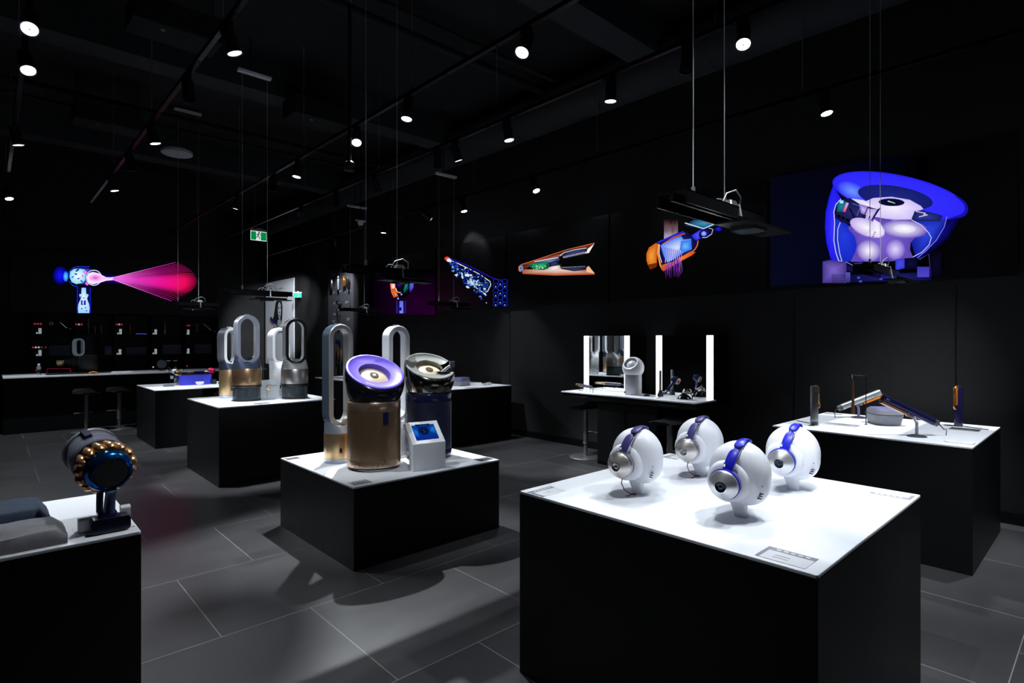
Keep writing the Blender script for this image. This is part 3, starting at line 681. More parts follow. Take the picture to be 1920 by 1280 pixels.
# ------------------------------------------------------------------ cordless vacuum and felt cushions, left plinth
def vacuum():
    t = thing('cordless_vacuum', 'cordless vacuum body with gold ribbed cyclones standing in its white dock', 'vacuum cleaner', (.315, 2.535, .81), 0)
    ax = Vector((-.13, .96, .21)).normalized(); c0 = Vector((.012, -.075, .210))         # axis from the dark screen back to the clear bin
    P = lambda d: c0+ax*d
    MB().lathe([(0, 0), (.052, 0), (.054, .002), (.0, .002)], axis_m(P(-.001), ax), 48).build('round_screen', blackg, t)
    q = MB(); q.lathe([(.053, 0), (.058, -.004), (.068, .002), (.075, .018), (.077, .034), (.070, .052), (.0, .052)], axis_m(P(.0), ax), 56); q.build('blue_collar', teal, t)
    M = axis_m(P(.052), ax)
    vs = []
    MB().lathe([(0, 0), (.062, 0), (.066, .075), (0, .075)], M, 40).build('cyclone_core', amber, t)
    for k in range(15):
        a = 2*PI*k/15; p0 = M @ Vector((.080*math.cos(a), .080*math.sin(a), -.016)); p1 = M @ Vector((.072*math.cos(a), .072*math.sin(a), .07))
        b = MB(); b.tube([p0, p0.lerp(p1, .12), p0.lerp(p1, .3), p0.lerp(p1, .6), p1], [.008, .0180, .0200, .016, .010], 16); b.build('cyclone', amber, t)
    M2 = axis_m(P(.125), ax)
    cb = MB().lathe([(0, 0), (.084, 0), (.088, .006), (.088, .02), (.086, .10), (.082, .106), (0, .108)], M2, 56).build('clear_bin', binm, t)
    MB().lathe([(0, .01), (.05, .01), (.05, .095), (0, .095)], M2, 40).build('bin_shroud', mat('shroud_silver', (.45, .44, .55), .25, metal=.9), cb)
    MB().lathe([(.087, .102), (.091, .106), (.091, .118), (0, .12)], M2, 48).build('bin_lid', greym, cb)
    for a in (70, 170): MB().box(.078, .098, -.012, .012, .04, .108, M=M2 @ R(a)).build('bin_catch', navy, cb, bevel=.003)
    # grip and rear tube
    MB().tube([(.012, -.066, .150), (.012, -.060, .135), (.010, -.055, .10), (.008, -.055, .05)], [.018, .0165, .0175, .019], 20).build('grip', mat('grip_blue_grey', (.10, .14, .28), .3, metal=.5), t)
    MB().tube([(-.012, -.005, .17), (-.014, -.01, .1), (-.014, -.01, .05)], .011, 16).build('rear_tube', mat('tube_blue', (.03, .07, .16), .35), t)
    MB().prism(rrect(.078, .10, .02), .028, .066, M=T(.004, -.04, 0), taper=.72).build('battery_shoulder', navy, t)
    b = MB().prism(rrect(.108, .052, .012, 6), -.062, .0, M=T(.012, -.01, .028) @ R(90, 'X') @ T(0, 0, 0)); b.build('battery_pack', navy, t, bevel=.002) if 0 else None
    MB().prism(rrect(.118, .05, .014, 6), 0, .062, M=Matrix(((1, 0, 0, .010), (0, 0, -1, -.028), (0, 1, 0, .029), (0, 0, 0, 1)))).build('battery_pack', mat('pack_dark', (.006, .008, .022), .25), t)
    MB().prism(rrect(.036, .05, .01, 5), 0, .05, M=Matrix(((0, 0, 1, -.078), (1, 0, 0, -.02), (0, 1, 0, .028), (0, 0, 0, 1)))).build('dock_arm', white, t)
    MB().prism(rrect(.036, .05, .01, 5), 0, .03, M=Matrix(((0, 0, 1, .048), (1, 0, 0, -.01), (0, 1, 0, .048), (0, 0, 0, 1)))).build('dock_arm', white, t)
    MB().prism(rrect(.175, .125, .006), .0002, .003, M=T(0, .0, 0)).build('dock_plate', whitep, t)
    M = Matrix(((.95, 0, -ax.x, 0), (.31*0, 0, -ax.y, 0), (0, 1, -ax.z, 0), (0, 0, 0, 1)))
    u = Vector((0, 0, 1)).cross(-ax).normalized(); v = (-ax).cross(u); p = P(-.0018)-v*.034
    text_obj('dyson', .009, Matrix(((u.x, v.x, -ax.x, p.x), (u.y, v.y, -ax.y, p.y), (u.z, v.z, -ax.z, p.z), (0, 0, 0, 1))), cardw, 'logo_lettering', t, .0002)
    return t
vacuum()
def cushion(name, x0, x1, y0, y1, z0, h, m, label, cat, tufts=(), r=.03, tilt=0):
    nx, ny = 36, 20; a, b = (x1-x0)/2, (y1-y0)/2; t = thing(name, label, cat, ((x0+x1)/2, (y0+y1)/2, z0)); rings = []
    def sh(u, v):
        f = (1-abs(u)**30)*(1-abs(v)**12); z = h*(.35+.65*max(0, f)**.35)
        for tx, ty in tufts: z -= .022*math.exp(-(((u*a-tx)**2+(v*b-ty)**2)/.0012))+.006*math.exp(-(((v*b-ty)**2)/.00025))*math.exp(-((u*a-tx)**2)/.02)
        return z+.0015*math.sin(31*u+9*v)
    vs = []; fs = []
    for j in range(ny+1):
        for i in range(nx+1): u, v = -1+2*i/nx, -1+2*j/ny; vs.append((a*u*(1-.01*abs(v)**6), b*v, sh(u, v)))
    n = len(vs); vs += [(p[0], p[1], .001) for p in vs]
    for j in range(ny):
        for i in range(nx): k = j*(nx+1)+i; fs.append((k, k+1, k+nx+2, k+nx+1)); fs.append((n+k, n+k+nx+1, n+k+nx+2, n+k+1))
    bd = [i for i in range(nx+1)]+[j*(nx+1)+nx for j in range(1, ny+1)]+[ny*(nx+1)+i for i in range(nx-1, -1, -1)]+[j*(nx+1) for j in range(ny-1, 0, -1)]
    for k in range(len(bd)): p, q = bd[k], bd[(k+1) % len(bd)]; fs.append((p, q, n+q, n+p))
    MB_ = MB(); MB_.add(vs, fs); MB_.build('cover', m, t, angle=60)
    for tx, ty in tufts: MB().sph((tx, ty, sh(tx/a, ty/b)+.002), (.007, .007, .003), 12).build('button', m, t)
    return t
cushion('tufted_cushion', -.9, .205, 2.425, 2.66, .81, .052, feltg, 'light grey tufted felt cushion at the front of the left plinth', 'cushion', ((-.31+.65, -.03), (.38, -.065), (.05, -.04), (-.25, -.04)))
cushion('bolster_cushion', -.9, .175, 2.67, 2.93, .81, .075, feltb, 'dark blue felt bolster behind the grey tufted cushion', 'cushion')

# ------------------------------------------------------------------ hair tools on the right plinth
Z8 = .815
def upright(x, y, rz, label, body, accent, g='upright straighteners'):
    t = thing('hair_straightener', label, 'hair straightener', (x, y, Z8), rz, g)
    MB().lathe([(0, 0), (.028, 0), (.028, .028), (0, .028)], seg=32).build('end_cap', mat('cap_grey', (.10, .10, .11), .35), t)
    MB().lathe([(0, .028), (.0285, .028), (.0285, .305), (.025, .311), (0, .311)], seg=36, a0=0, a1=360).build('barrel', body, t)
    q = MB(); M = Matrix(((1, 0, 0, 0), (0, 0, 1, -.0), (0, 1, 0, 0), (0, 0, 0, 1)))
    q.tube([(.0, 0, .314), (.024, 0, .312), (.036, 0, .30), (.038, 0, .25), (.038, 0, .20), (.039, 0, .175), (.045, 0, .158), (.038, 0, .140), (.026, 0, .136)], .0075, 12); q.build('comb_edge', copper, t)
    q = MB(); q.box(.024, .036, -.014, .014, .168, .306); q.build('plate_arm', accent, t, bevel=.003)
    MB().tube([(0, .021, .012), (-.005, .05, .006), (-.01, .12, .004), (-.03, .2, .004)], .003, 8).build('cord', cordm, t)
    text_obj('dyson', .012, Matrix(((0, -1, 0, -.0), (.0, 0, -1, -.0288), (1, 0, 0, .275), (0, 0, 0, 1))) if 0 else Matrix(((0, 1, 0, 0), (0, 0, -1, -.0288), (-1, 0, 0, .28), (0, 0, 0, 1))), cardw, 'logo_lettering', t, .0002)
    return t
upright(4.865, 1.667, -40, 'silver and copper straightener standing upright at the left of the right plinth', mat('brushed_silver_barrel', (.34, .35, .38), .3, metal=.9), copper)
upright(5.607, .863, 152, 'navy and copper straightener standing upright near the right edge of the plinth', mat('navy_barrel', (.022, .022, .10), .22, metal=.3), orange)
def on_stand(base, top, low, label, body, under, postm, cord_end):
    """straightener resting on a T shaped stand: low and top are the ends of the tool"""
    t = thing('display_stand', label.replace('straightener', 'stand holding the straightener'), 'stand', (base[0], base[1], Z8)); o = Vector((base[0], base[1], Z8))
    MB().lathe([(0, 0), (.062, 0), (.06, .004), (.035, .012), (.018, .015), (0, .015)], seg=40).build('foot', mat('foot_dark', (.05, .05, .06), .3), t)
    lo = Vector(low)-o; hi = Vector(top)-o; d = (hi-lo).normalized(); mid = lo+d*((hi-lo).length*.40); 
    down = (Vector((0, 0, -1))-d*d.dot(Vector((0, 0, -1)))).normalized(); grip = lo+d*((hi-lo).length*.36)+down*.034; g2 = grip+d*.05
    bend = Vector((0, 0, 0)); ptop = Vector((0, 0, max(.06, grip.z-.03)))
    MB().tube([(0, 0, .012), (0, 0, ptop.z*.6), ptop, ptop.lerp(grip, .5)+Vector((0, 0, .006)), grip, g2], [.011, .010, .010, .0095, .009, .008], 16).build('post', postm, t)
    u = thing('hair_straightener', label, 'hair straightener', (base[0], base[1], Z8)); L = (hi-lo).length
    x = d; z = -down; y = z.cross(x); M = Matrix(((x.x, y.x, z.x, lo.x), (x.y, y.y, z.y, lo.y), (x.z, y.z, z.z, lo.z), (0, 0, 0, 1)))
    Mx = M @ Matrix(((0, 0, 1, 0), (0, 1, 0, 0), (-1, 0, 0, 0), (0, 0, 0, 1)))
    MB().prism(rrect(.050, .050, .018, 6), .0, L, M=Mx).build('barrel', body, u, bevel=.002)
    MB().prism(rrect(.046, .046, .017, 6), -.03, 0, M=Mx, taper=1.08).build('end_cap', mat('cap_grey', (0, 0, 0)), u)
    MB().box(L*.52, L*.985, -.021, .021, -.044, -.0255, M=M).build('lower_arm', under, u, bevel=.004)
    MB().tube([M @ Vector(p) for p in ((L*.51, 0, -.026), (L*.485, 0, -.040), (L*.455, 0, -.043), (L*.425, 0, -.036), (L*.41, 0, -.024))], .006, 10).build('copper_guard', copper, u)
    MB().tube([M @ Vector(p) for p in ((L*.985, 0, -.043), (L*1.015, 0, -.028), (L*1.018, 0, .005), (L*1.0, 0, .024))], .006, 10).build('tip_frame', copper, u)
    ce = Vector(cord_end)-o; s0 = M @ Vector((-.028, 0, 0)); MB().tube([s0, s0-d*.02, s0.lerp(ce, .35)-d*.03, ce+Vector((0, 0, .05))-d*.006, ce+Vector((0, 0, .0025))], [.006, .0045, .0035, .003, .003], 10).build('cord', cordm, u)
    n = y if y.dot(Vector((-1, -1, 0))) > 0 else -y
    xx = x if x.dot(rgt) > 0 else -x; zz = n.cross(xx); p = lo+d*L*.93+n*.0253
    text_obj('dyson', .012, Matrix(((xx.x, zz.x, n.x, p.x), (xx.y, zz.y, n.y, p.y), (xx.z, zz.z, n.z, p.z), (0, 0, 0, 1))), cardw, 'logo_lettering', u, .0002)
lav = mat('lavender_post', (.20, .20, .34), .4)
on_stand((4.806, .973), (4.70, 1.155, 1.085), (4.955, .905, .912), 'navy straightener with copper edge leaning down to the right on a stand', mat('navy_barrel', (0, 0, 0)), mat('pink_copper', (.62, .34, .24), .35, metal=.7), mat('lavender_grey_post', (.30, .30, .38), .35), (5.0, .84, Z8))
on_stand((5.579, 1.551), (5.70, 1.42, 1.04), (5.50, 1.66, .905), 'silver and orange straightener rising to the right on the rear stand', mat('pale_silver_barrel', (.50, .54, .57), .3, metal=.6), orange, lav, (5.43, 1.69, Z8))
t = thing('storage_case', 'grey and lavender rounded storage case between the two straightener stands', 'case', (5.33, 1.30, Z8), 38)
def soft(w, d, z0, z1, f0, f1, n=10, m=None):
    rings = []
    for k in range(n+1):
        q = k/n; s = f0+(f1-f0)*q; rings.append([(x*s, y*s, z0+(z1-z0)*q) for x, y in rrect(w, d, .065, 8)])
    return MB().grid(rings, 0)
soft(.25, .20, .004, .082, .93, 1.08).build('lower_shell', mat('case_grey', (.24, .25, .28), .45, bump=.3), t, angle=60)
soft(.25, .20, .082, .087, 1.05, 1.05).build('seam', blackp, t)
soft(.25, .20, .087, .120, 1.08, .95).build('lid', mat('case_grey', (0, 0, 0)), t, angle=60)
soft(.25, .20, .120, .130, .93, .82).build('lid_pad', mat('case_lavender', (.13, .13, .27), .6), t, angle=50)
soft(.23, .18, .0, .006, .95, .97).build('base_pad', blackp, t)
t = thing('tress_stand', 'thin black wire stand with a lock of auburn hair hanging from it', 'stand', (5.17, 1.385, Z8), 0)
MB().tube([(0, 0, .0), (0, 0, .385), (.0, .0, .392), (-.03, .03, .395), (-.075, .075, .398)], .0035, 10).build('wire_frame', blackp, t)
MB().prism(rrect(.018, .018, .003), 0, .004).build('foot', blackp, t)
b = MB(); b.cyl((-.072, .072, .36), (-.072, .072, .405), .008, seg=14); b.build('clip', chrome, t)
b = MB(); b.tube([(-.072, .072, .37), (-.072, .072, .28), (-.072, .072, .18), (-.072, .072, .085)], [.006, .0075, .011, .017], 16); b.build('hair_lock', tress, t)

# ------------------------------------------------------------------ vanity counter with two lit mirrors
t = thing('vanity_counter', 'white topped black vanity counter under the two lit mirrors', 'counter', (5.52, 3.87, 0)); a = .92
MB().prism([(-.22, -a), (.22, -a), (.22, a), (-.22, a)], .835, .85).build('worktop', white, t, smooth=False, bevel=.002)
MB().box(-.20, .575, -a+.003, a-.003, .77, .834).build('apron', black, t, smooth=False)
MB().box(-.12, .575, -.42, .42, .0, .769).build('cabinet_body', black, t, smooth=False); cbd = t.children[-1]
for s in (-1, 1): MB().box(-.135, -.121, s*.21-.2, s*.21+.2, .04, .68).build('cabinet_door', black, cbd, smooth=False, bevel=.002)
for s in (-1, 1): MB().tube([(-.215, s*.62-.12, .80), (-.24, s*.62-.09, .795), (-.24, s*.62+.09, .795), (-.215, s*.62+.12, .80)], .008, 8).build('pull_handle', railm, t)
for y0, y1, lab in ((2.985, 3.695, 'right vanity mirror with glowing bars and a hairdryer before it'), (4.070, 4.784, 'left vanity mirror with glowing bars reflecting the oval fans')):
    t = thing('vanity_mirror', lab, 'mirror', (5.745, (y0+y1)/2, .852)); h = (y1-y0)/2; Hm = .692
    MB().box(.004, .34, -h, h, 0, Hm).build('mirror_box', black, t, smooth=False); mbx = t.children[0]
    MB().box(-.002, .003, -h+.078, h-.078, 0, Hm).build('mirror_glass', mirror, mbx, smooth=False)
    for s in (-1, 1): MB().box(-.006, .003, s*(h-.038)-.037, s*(h-.038)+.037, 0, Hm).build('light_bar', ledm, mbx, smooth=False)
# personal fan
t = thing('desk_fan', 'small white ball headed desk fan between the two mirrors', 'fan', (5.585, 3.905, .851), 0); r = .10
MB().lathe([(0, 0), (.098, 0), (.1, .004), (.1, .235), (.097, .24), (0, .24)], seg=48).build('drum', mat('fan_grey', (.50, .52, .55), .45, metal=.2), t)
n = (Vector((-.74, -.10, .62))).normalized(); cc = Vector((0, 0, .315)); M = axis_m(cc, n); prof = []
for k in range(20):
    a = math.radians(-88+k*(88+46)/19); prof.append((.128*math.cos(a), .128*math.sin(a)))
prof = [(0, -.128)]+prof[1:]
MB().lathe(prof+[(.078, .090), (.074, .070), (.072, .03)], M, 48).build('ball_head', whitep, t)
MB().sph((0, 0, 0), (.070, .070, .055), 32, M=M @ T(0, 0, .035)).build('inner_dome', mat('fan_dome', (.62, .66, .74), .3), t)
MB().box(-.104, -.097, .02, .045, .13, .215).build('remote', whitep, t, bevel=.002)
MB().cyl((-.1, .045, .03), (-.106, .045, .03), .011, seg=20).build('power_button', blackp, t)
# curler on holder
t = thing('air_curler', 'dark curler with a bronze barrel lying on a clear holder at the left mirror', 'hair curler', (5.49, 4.55, .851), 0)
a0, a1 = Vector((.06, .21, .072)), Vector((-.05, -.13, .062)); 
MB().tube([a0, a0.lerp(a1, .05), a0.lerp(a1, .35)], [.010, .017, .017], 18).build('curl_barrel', mat('barrel_bronze', (.38, .33, .24), .3, metal=.8), t)
MB().tube([a0.lerp(a1, .35), a0.lerp(a1, .40)], .020, 20).build('copper_collar', copper, t)
MB().tube([a0.lerp(a1, .40), a0.lerp(a1, .6), a1], [.021, .021, .019], 20).build('handle', mat('handle_slate', (.05, .05, .08), .35), t)
MB().tube([a1, a1+Vector((-.015, -.04, -.005)), a1+Vector((-.05, -.07, -.03)), a1+Vector((-.07, -.085, -.0595))], [.012, .006, .004, .003], 10).build('cord', cordm, t)
for q in (.35, .8):
    p = a0.lerp(a1, q); MB().box(p.x-.035, p.x+.035, p.y-.004, p.y+.004, 0, p.z-.012).build('holder_panel', glass, t, smooth=False)
# curling wand standing at the right mirror and hairdryer on a magnetic stand
t = thing('curling_barrel', 'slim grey standing barrel attachment in front of the right mirror bar', 'attachment', (5.62, 3.56, .851))
MB().lathe([(0, 0), (.032, 0), (.034, .02), (.022, .05), (.017, .07), (0, .07)], seg=28).build('base', mat('base_dark', (.04, .04, .05), .3), t)
MB().lathe([(0, .07), (.015, .07), (.0145, .29), (.012, .295), (0, .295)], seg=28).build('barrel', greym, t)
t = thing('magnetic_nozzle', 'small flat black disc nozzle beside the right mirror bar', 'attachment', (5.56, 3.70, .851))
MB().lathe([(0, 0), (.033, 0), (.036, .006), (.033, .014), (0, .016)], seg=32).build('disc', blackp, t); MB().lathe([(0, .016), (.02, .016), (.018, .02), (0, .02)], seg=24).build('cap', greym, t)
def dryer(label, loc, rz, Mh, body, accent, handle, stand=None, cordp=None, group=None):
    """ring headed hairdryer; Mh places the head (local Z = air direction, local -X = down the handle)"""
    t = thing('hair_dryer', label, 'hair dryer', loc, rz, group)
    MB().lathe([(.018, -.032), (.036, -.036), (.039, -.03), (.039, .022), (.036, .03), (.019, .03), (.017, .0), (.018, -.032)], Mh, 40).build('head', body, t)
    MB().lathe([(.017, .029), (.0355, .029), (.037, .036), (.034, .042), (.018, .042), (.016, .036)], Mh, 40).build('front_ring', accent, t)
    MB().tube([Mh @ Vector(p) for p in ((-.034, 0, -.004), (-.07, 0, -.004), (-.165, 0, -.004), (-.175, 0, -.004))], [.0145, .0145, .0155, .010], 20).build('handle', handle, t)
    MB().tube([Mh @ Vector((-.155, 0, -.004)), Mh @ Vector((-.172, 0, -.004))], .0162, 20).build('filter_ring', accent, t)
    if cordp: MB().tube([Mh @ Vector((-.175, 0, -.004)), Mh @ Vector((-.20, 0, -.004))]+[Vector(p) for p in cordp], .003, 8).build('cord', cordm, t)
    return t
hd = Vector((-.05, -.98, -.40)).normalized(); dn = Vector((-.55, .62, -.70)); dn = (dn-hd*dn.dot(hd)).normalized(); yy = hd.cross(-dn); 
Mh = Matrix(((-dn.x, yy.x, hd.x, -.07), (-dn.y, yy.y, hd.y, .06), (-dn.z, yy.z, hd.z, .205), (0, 0, 0, 1)))
dryer('navy hairdryer tilted on a glossy black stand before the right mirror', (5.58, 3.24, .851), 0, Mh, mat('dryer_navy', (.02, .03, .12), .25, metal=.4), mat('dryer_rose', (.5, .3, .26), .3, metal=.8), mat('dryer_navy', (0, 0, 0)), cordp=[(-.17, .21, .003), (-.19, .23, .002)])
t = thing('dryer_stand', 'glossy black bowl shaped stand with chrome elbow under the navy hairdryer', 'stand', (5.58, 3.24, .851))
MB().lathe([(0, 0), (.078, 0), (.080, .006), (.06, .028), (.03, .055), (.018, .065), (0, .066)], seg=40).build('bell_base', blackg, t)
MB().tube([(0, 0, .06), (0, -.005, .085), (-.01, -.03, .105), (-.03, -.04, .12)], [.016, .02, .024, .02], 18).build('elbow', chrome, t)
MB().sph((.0, -.055, .088), .033, 20).build('magnet_ball', nickel, t)
MB().tube([(.02, -.07, .06), (.02, -.09, .03), (.0, -.10, .003)], .005, 8).build('side_prong', blackg, t)
# bar stools
def stool(x, y, rz, label):
    t = thing('bar_stool', label, 'bar stool', (x, y, 0), rz, 'bar stools')
    MB().lathe([(0, 0), (.205, 0), (.21, .004), (.2, .012), (.03, .016), (0, .016)], seg=56).build('base_plate', mat('stool_steel', (.42, .43, .46), .35, metal=.85), t)
    MB().lathe([(0, .016), (.024, .016), (.024, .17), (.034, .172), (.034, .182), (.03, .185), (.03, .60), (0, .60)], seg=28).build('column', mat('stool_steel', (0, 0, 0)), t)
    MB().lathe([(0, .60), (.035, .60), (.07, .612), (.0, .616)], seg=24).build('seat_bracket', mat('stool_steel', (0, 0, 0)), t)
    MB().tube([(.03, 0, .30), (.09, 0, .29), (.15, 0, .30)], .007, 8).build('footrest_arm', mat('stool_steel', (0, 0, 0)), t)
    MB().tube([(.15, -.13, .30), (.15, .13, .30)], .009, 10).build('footrest_bar', mat('stool_steel', (0, 0, 0)), t)
    rings = []
    for k in range(15):
        q = k/14; u = -.19+.36*q; zz = .632+(.0 if q < .75 else ((q-.75)/.25)**2*.05); yy = .17*(1-.25*abs(2*q-1)**4); rings.append([(u, -yy, zz), (u, -yy*.6, zz-.012), (u, yy*.6, zz-.012), (u, yy, zz), (u, yy*.6, zz+.016), (u, -yy*.6, zz+.016)])
    MB().grid(rings, 0).build('seat', black, t, angle=60); return t
s0 = stool(5.60, 4.64, 0, 'steel bar stool at the left end of the vanity counter')
dup(s0, (5.26, 3.22, 0), 0, 'steel bar stool behind the nearest heads, under the right mirror', 'bar stools')
dup(s0, (1.183, 11.40, 0), 100, 'left steel bar stool at the long back counter', 'bar stools')
dup(s0, (1.631, 11.45, 0), 100, 'right steel bar stool at the long back counter', 'bar stools')

# ------------------------------------------------------------------ long back counter
t = thing('service_counter', 'long black service counter with a white top in front of the product wall', 'counter', (2.14, 12.08, 0))
MB().box(-1.95, 1.97, -.18, .42, 0, .895).build('body', black, t, smooth=False)
MB().box(-1.96, 1.98, -.43, .42, .895, .92).build('worktop', mat('counter_white', (.70, .74, .80), .4), t, smooth=False, bevel=.002)

# ------------------------------------------------------------------ wall displays
disp = pic_mat()
def screen(label, xyz0, size, axis, build):
    """flat display panel; axis 'x' hangs on the right wall, 'y' on the middle wall"""
    t = thing('wall_display', label, 'display screen', xyz0); w, h = size
    if axis == 'x': MB().box(-.03, 0, -w/2, w/2, 0, h).build('panel', blackg2, t, smooth=False)
    else: MB().box(-w/2, w/2, -.03, 0, 0, h).build('panel', blackg2, t, smooth=False)
    o = Vector(xyz0)
    if axis == 'x': fn = lambda x, y: at_x(x, y, xyz0[0]-.03)-o; nr = (-1, 0, 0)
    else: fn = lambda x, y: at_y(x, y, xyz0[1]-.03)-o; nr = (0, -1, 0)
    build(t, fn, nr); return t
blackg2 = mat('display_glass_black', (.004, .004, .006), .3)
ZS, HS = 2.015, 1.155
def s_spray(t, fn, nr):
    p = PIC(fn, 60, 440, 5.053, nr)
    p.ell(270, 385, 75, 90, 0, (0, 0, 12), (20, 20, 255)); p.ell(320, 395, 26, 50, 0, (10, 40, 230), (90, 220, 255))
    p.poly([(650, 378), (860, 380), (1010, 400), (1010, 430), (840, 468), (700, 455), (660, 430)], (5, 0, 60), (25, 0, 150))
    p.line([(340, 395), (352, 350), (390, 312), (430, 303), (545, 303)], 6, (40, 60, 220)); p.line([(350, 440), (385, 480), (430, 492)], 6, (30, 60, 220))
    p.ell(490, 392, 140, 78, 0, (20, 30, 130), (100, 120, 230))
    p.poly([(355, 400), (362, 350), (395, 325), (440, 318), (500, 330), (520, 365), (510, 420), (480, 455), (420, 468), (375, 448)], (120, 220, 255), (250, 250, 255))
    for x, y, r in ((430, 335, 14), (415, 372, 10), (440, 415, 8), (385, 400, 8), (470, 440, 9)): p.ell(x, y, r*1.6, r*.7, 20*x, (40, 60, 160))
    for x, y, r in ((505, 355, 22), (520, 465, 18), (480, 390, 12)): p.ell(x, y, r, r*.7, 40, (230, 60, 230), (255, 160, 255))
    p.ell(585, 407, 82, 78, 0, (60, 40, 190), (110, 70, 220)); p.ell(585, 407, 76, 74, 0, (225, 240, 255)); p.ell(585, 407, 70, 68, 0, (12, 10, 60))
    # jet throat
    p.poly([(515, 400), (535, 365), (575, 352), (630, 365), (700, 402), (740, 404), (790, 398), (850, 392), (850, 440), (790, 428), (740, 432), (700, 436), (640, 455), (575, 470), (530, 455)], (245, 235, 255), (255, 190, 255))
    p.ell(600, 408, 62, 34, 0, (250, 200, 255), (235, 50, 200))
    # pink spray
    up = [(760, 404), (1362, 262)]; lo = [(760, 428), (1328, 632)]
    def end(s):
        if s < .3: u = s/.3; return (1362+150*u**.7, 262+80*u)
        if s < .7: u = (s-.3)/.4; return (1512+50*math.sin(u*PI), 342+190*u)
        u = (s-.7)/.3; return (1512-180*u, 532+100*u)
    N = 40; dk = lambda c, d: tuple(int(v*d) for v in c); p.off += p.step
    for k in range(N-1):
        qs = (k/(N-1), (k+1)/(N-1)); row = []
        for q in qs:
            e = end(q); st = (765, 405+22*q); core = max(0, 1-abs((q-.56)/.27)**3); d = .13+.87*core
            cols = [(222, 90, 215), dk((214, 22, 178), .5+.5*core), dk((238, 14, 140), d), dk((255, 10, 84), d*.95), (0, 0, 0)]
            row.append([((st[0]+(e[0]-st[0])*f, st[1]+(e[1]-st[1])*f), c) for f, c in zip((0, .3, .62, .86, 1.0), cols)])
        for j in range(4):
            A, B = row[0][j], row[0][j+1]; D, Cc = row[1][j], row[1][j+1]; p.tri([A[0], B[0], Cc[0], D[0]], [A[1], B[1], Cc[1], D[1]])
    for k in range(0, 27):
        q = k/26; e = end(q); st = (765, 405+22*q); edge = k in (0, 26)
        mid = (st[0]+(e[0]-st[0])*.6, st[1]+(e[1]-st[1])*.6); w = 4 if edge else 2.2
        c0, c1, c2 = ((250, 190, 245), (225, 70, 215), (190, 40, 190)) if edge else ((235, 110, 225), (232, 34, 170), (200, 24, 110))
        p.line([st, mid], w, c0, c1); p.line([mid, e], w, c1, c2)
    # handle
    p.rect(424, 492, 552, 742, (4, 8, 60), (8, 20, 110)); p.line([(427, 492), (427, 742)], 6, (20, 40, 220)); p.line([(550, 505), (550, 742)], 6, (20, 40, 220))
    p.poly([(468, 503), (508, 503), (512, 560), (534, 566), (528, 590), (520, 600), (526, 625), (540, 660), (540, 742), (436, 742), (436, 660), (452, 625), (460, 600), (448, 585), (446, 562), (465, 560)], (140, 210, 255), (250, 250, 255))
    p.rect(462, 622, 508, 665, (30, 50, 220), (20, 20, 150)); p.rect(478, 626, 488, 660, (240, 240, 255)); p.line([(440, 740), (434, 690), (450, 630)], 4, (200, 210, 255)); p.line([(538, 740), (542, 690), (526, 630)], 4, (200, 210, 255))
    for x, y in ((470, 700), (505, 690), (490, 600), (515, 720), (460, 590)): p.ell(x, y, 8, 6, 0, (60, 90, 200))
    p.build('picture', t, disp)
def s_dryer(t, fn, nr):
    p = PIC(fn, 680, 440, 6.4, nr, base=.002)
    p.off += p.step; p.tri([(80, 420), (870, 420), (870, 960), (80, 960)], [(0, 0, 0), (0, 0, 0), (36, 0, 42), (2, 0, 3)]); p.poly([(330, 540), (400, 470), (470, 460), (560, 470), (610, 520), (618, 600), (590, 680), (540, 730), (480, 760), (400, 760), (345, 700)], (4, 4, 14), (10, 6, 20))
    p.poly([(332, 600), (335, 530), (395, 530), (392, 590), (395, 640), (415, 690), (375, 755), (345, 690)], (240, 100, 20), (250, 240, 240))
    p.poly([(345, 650), (390, 640), (415, 700), (430, 740), (378, 752)], (200, 70, 10), (250, 130, 30)); p.line([(398, 640), (415, 680), (440, 695), (460, 690)], 9, (250, 200, 170))
    p.ell(440, 580, 38, 65, 0, (20, 0, 20), (60, 20, 120)); p.poly([(500, 480), (545, 475), (555, 560), (545, 650), (500, 700), (490, 660), (515, 590)], (0, 70, 60), (20, 150, 130))
    p.poly([(555, 480), (605, 480), (620, 560), (610, 640), (575, 690), (560, 640), (570, 560)], (60, 50, 200), (120, 120, 235))
    for k in range(9): p.line([(556, 500+k*21), (592, 495+k*22)], 5, (10, 10, 50))
    for x, y in ((403, 720), (470, 715), (430, 765)): p.ell(x, y, 12, 12, 0, (60, 80, 200), (220, 225, 255))
    p.rect(410, 790, 520, 942, (14, 8, 40), (20, 20, 110)); p.rect(448, 795, 492, 942, (100, 110, 235), (120, 130, 250)); p.line([(415, 790), (415, 940)], 6, (70, 50, 190)); p.line([(520, 790), (520, 940)], 5, (60, 40, 190)); p.ell(460, 890, 14, 22, 0, (10, 10, 80))
    p.build('picture', t, disp)
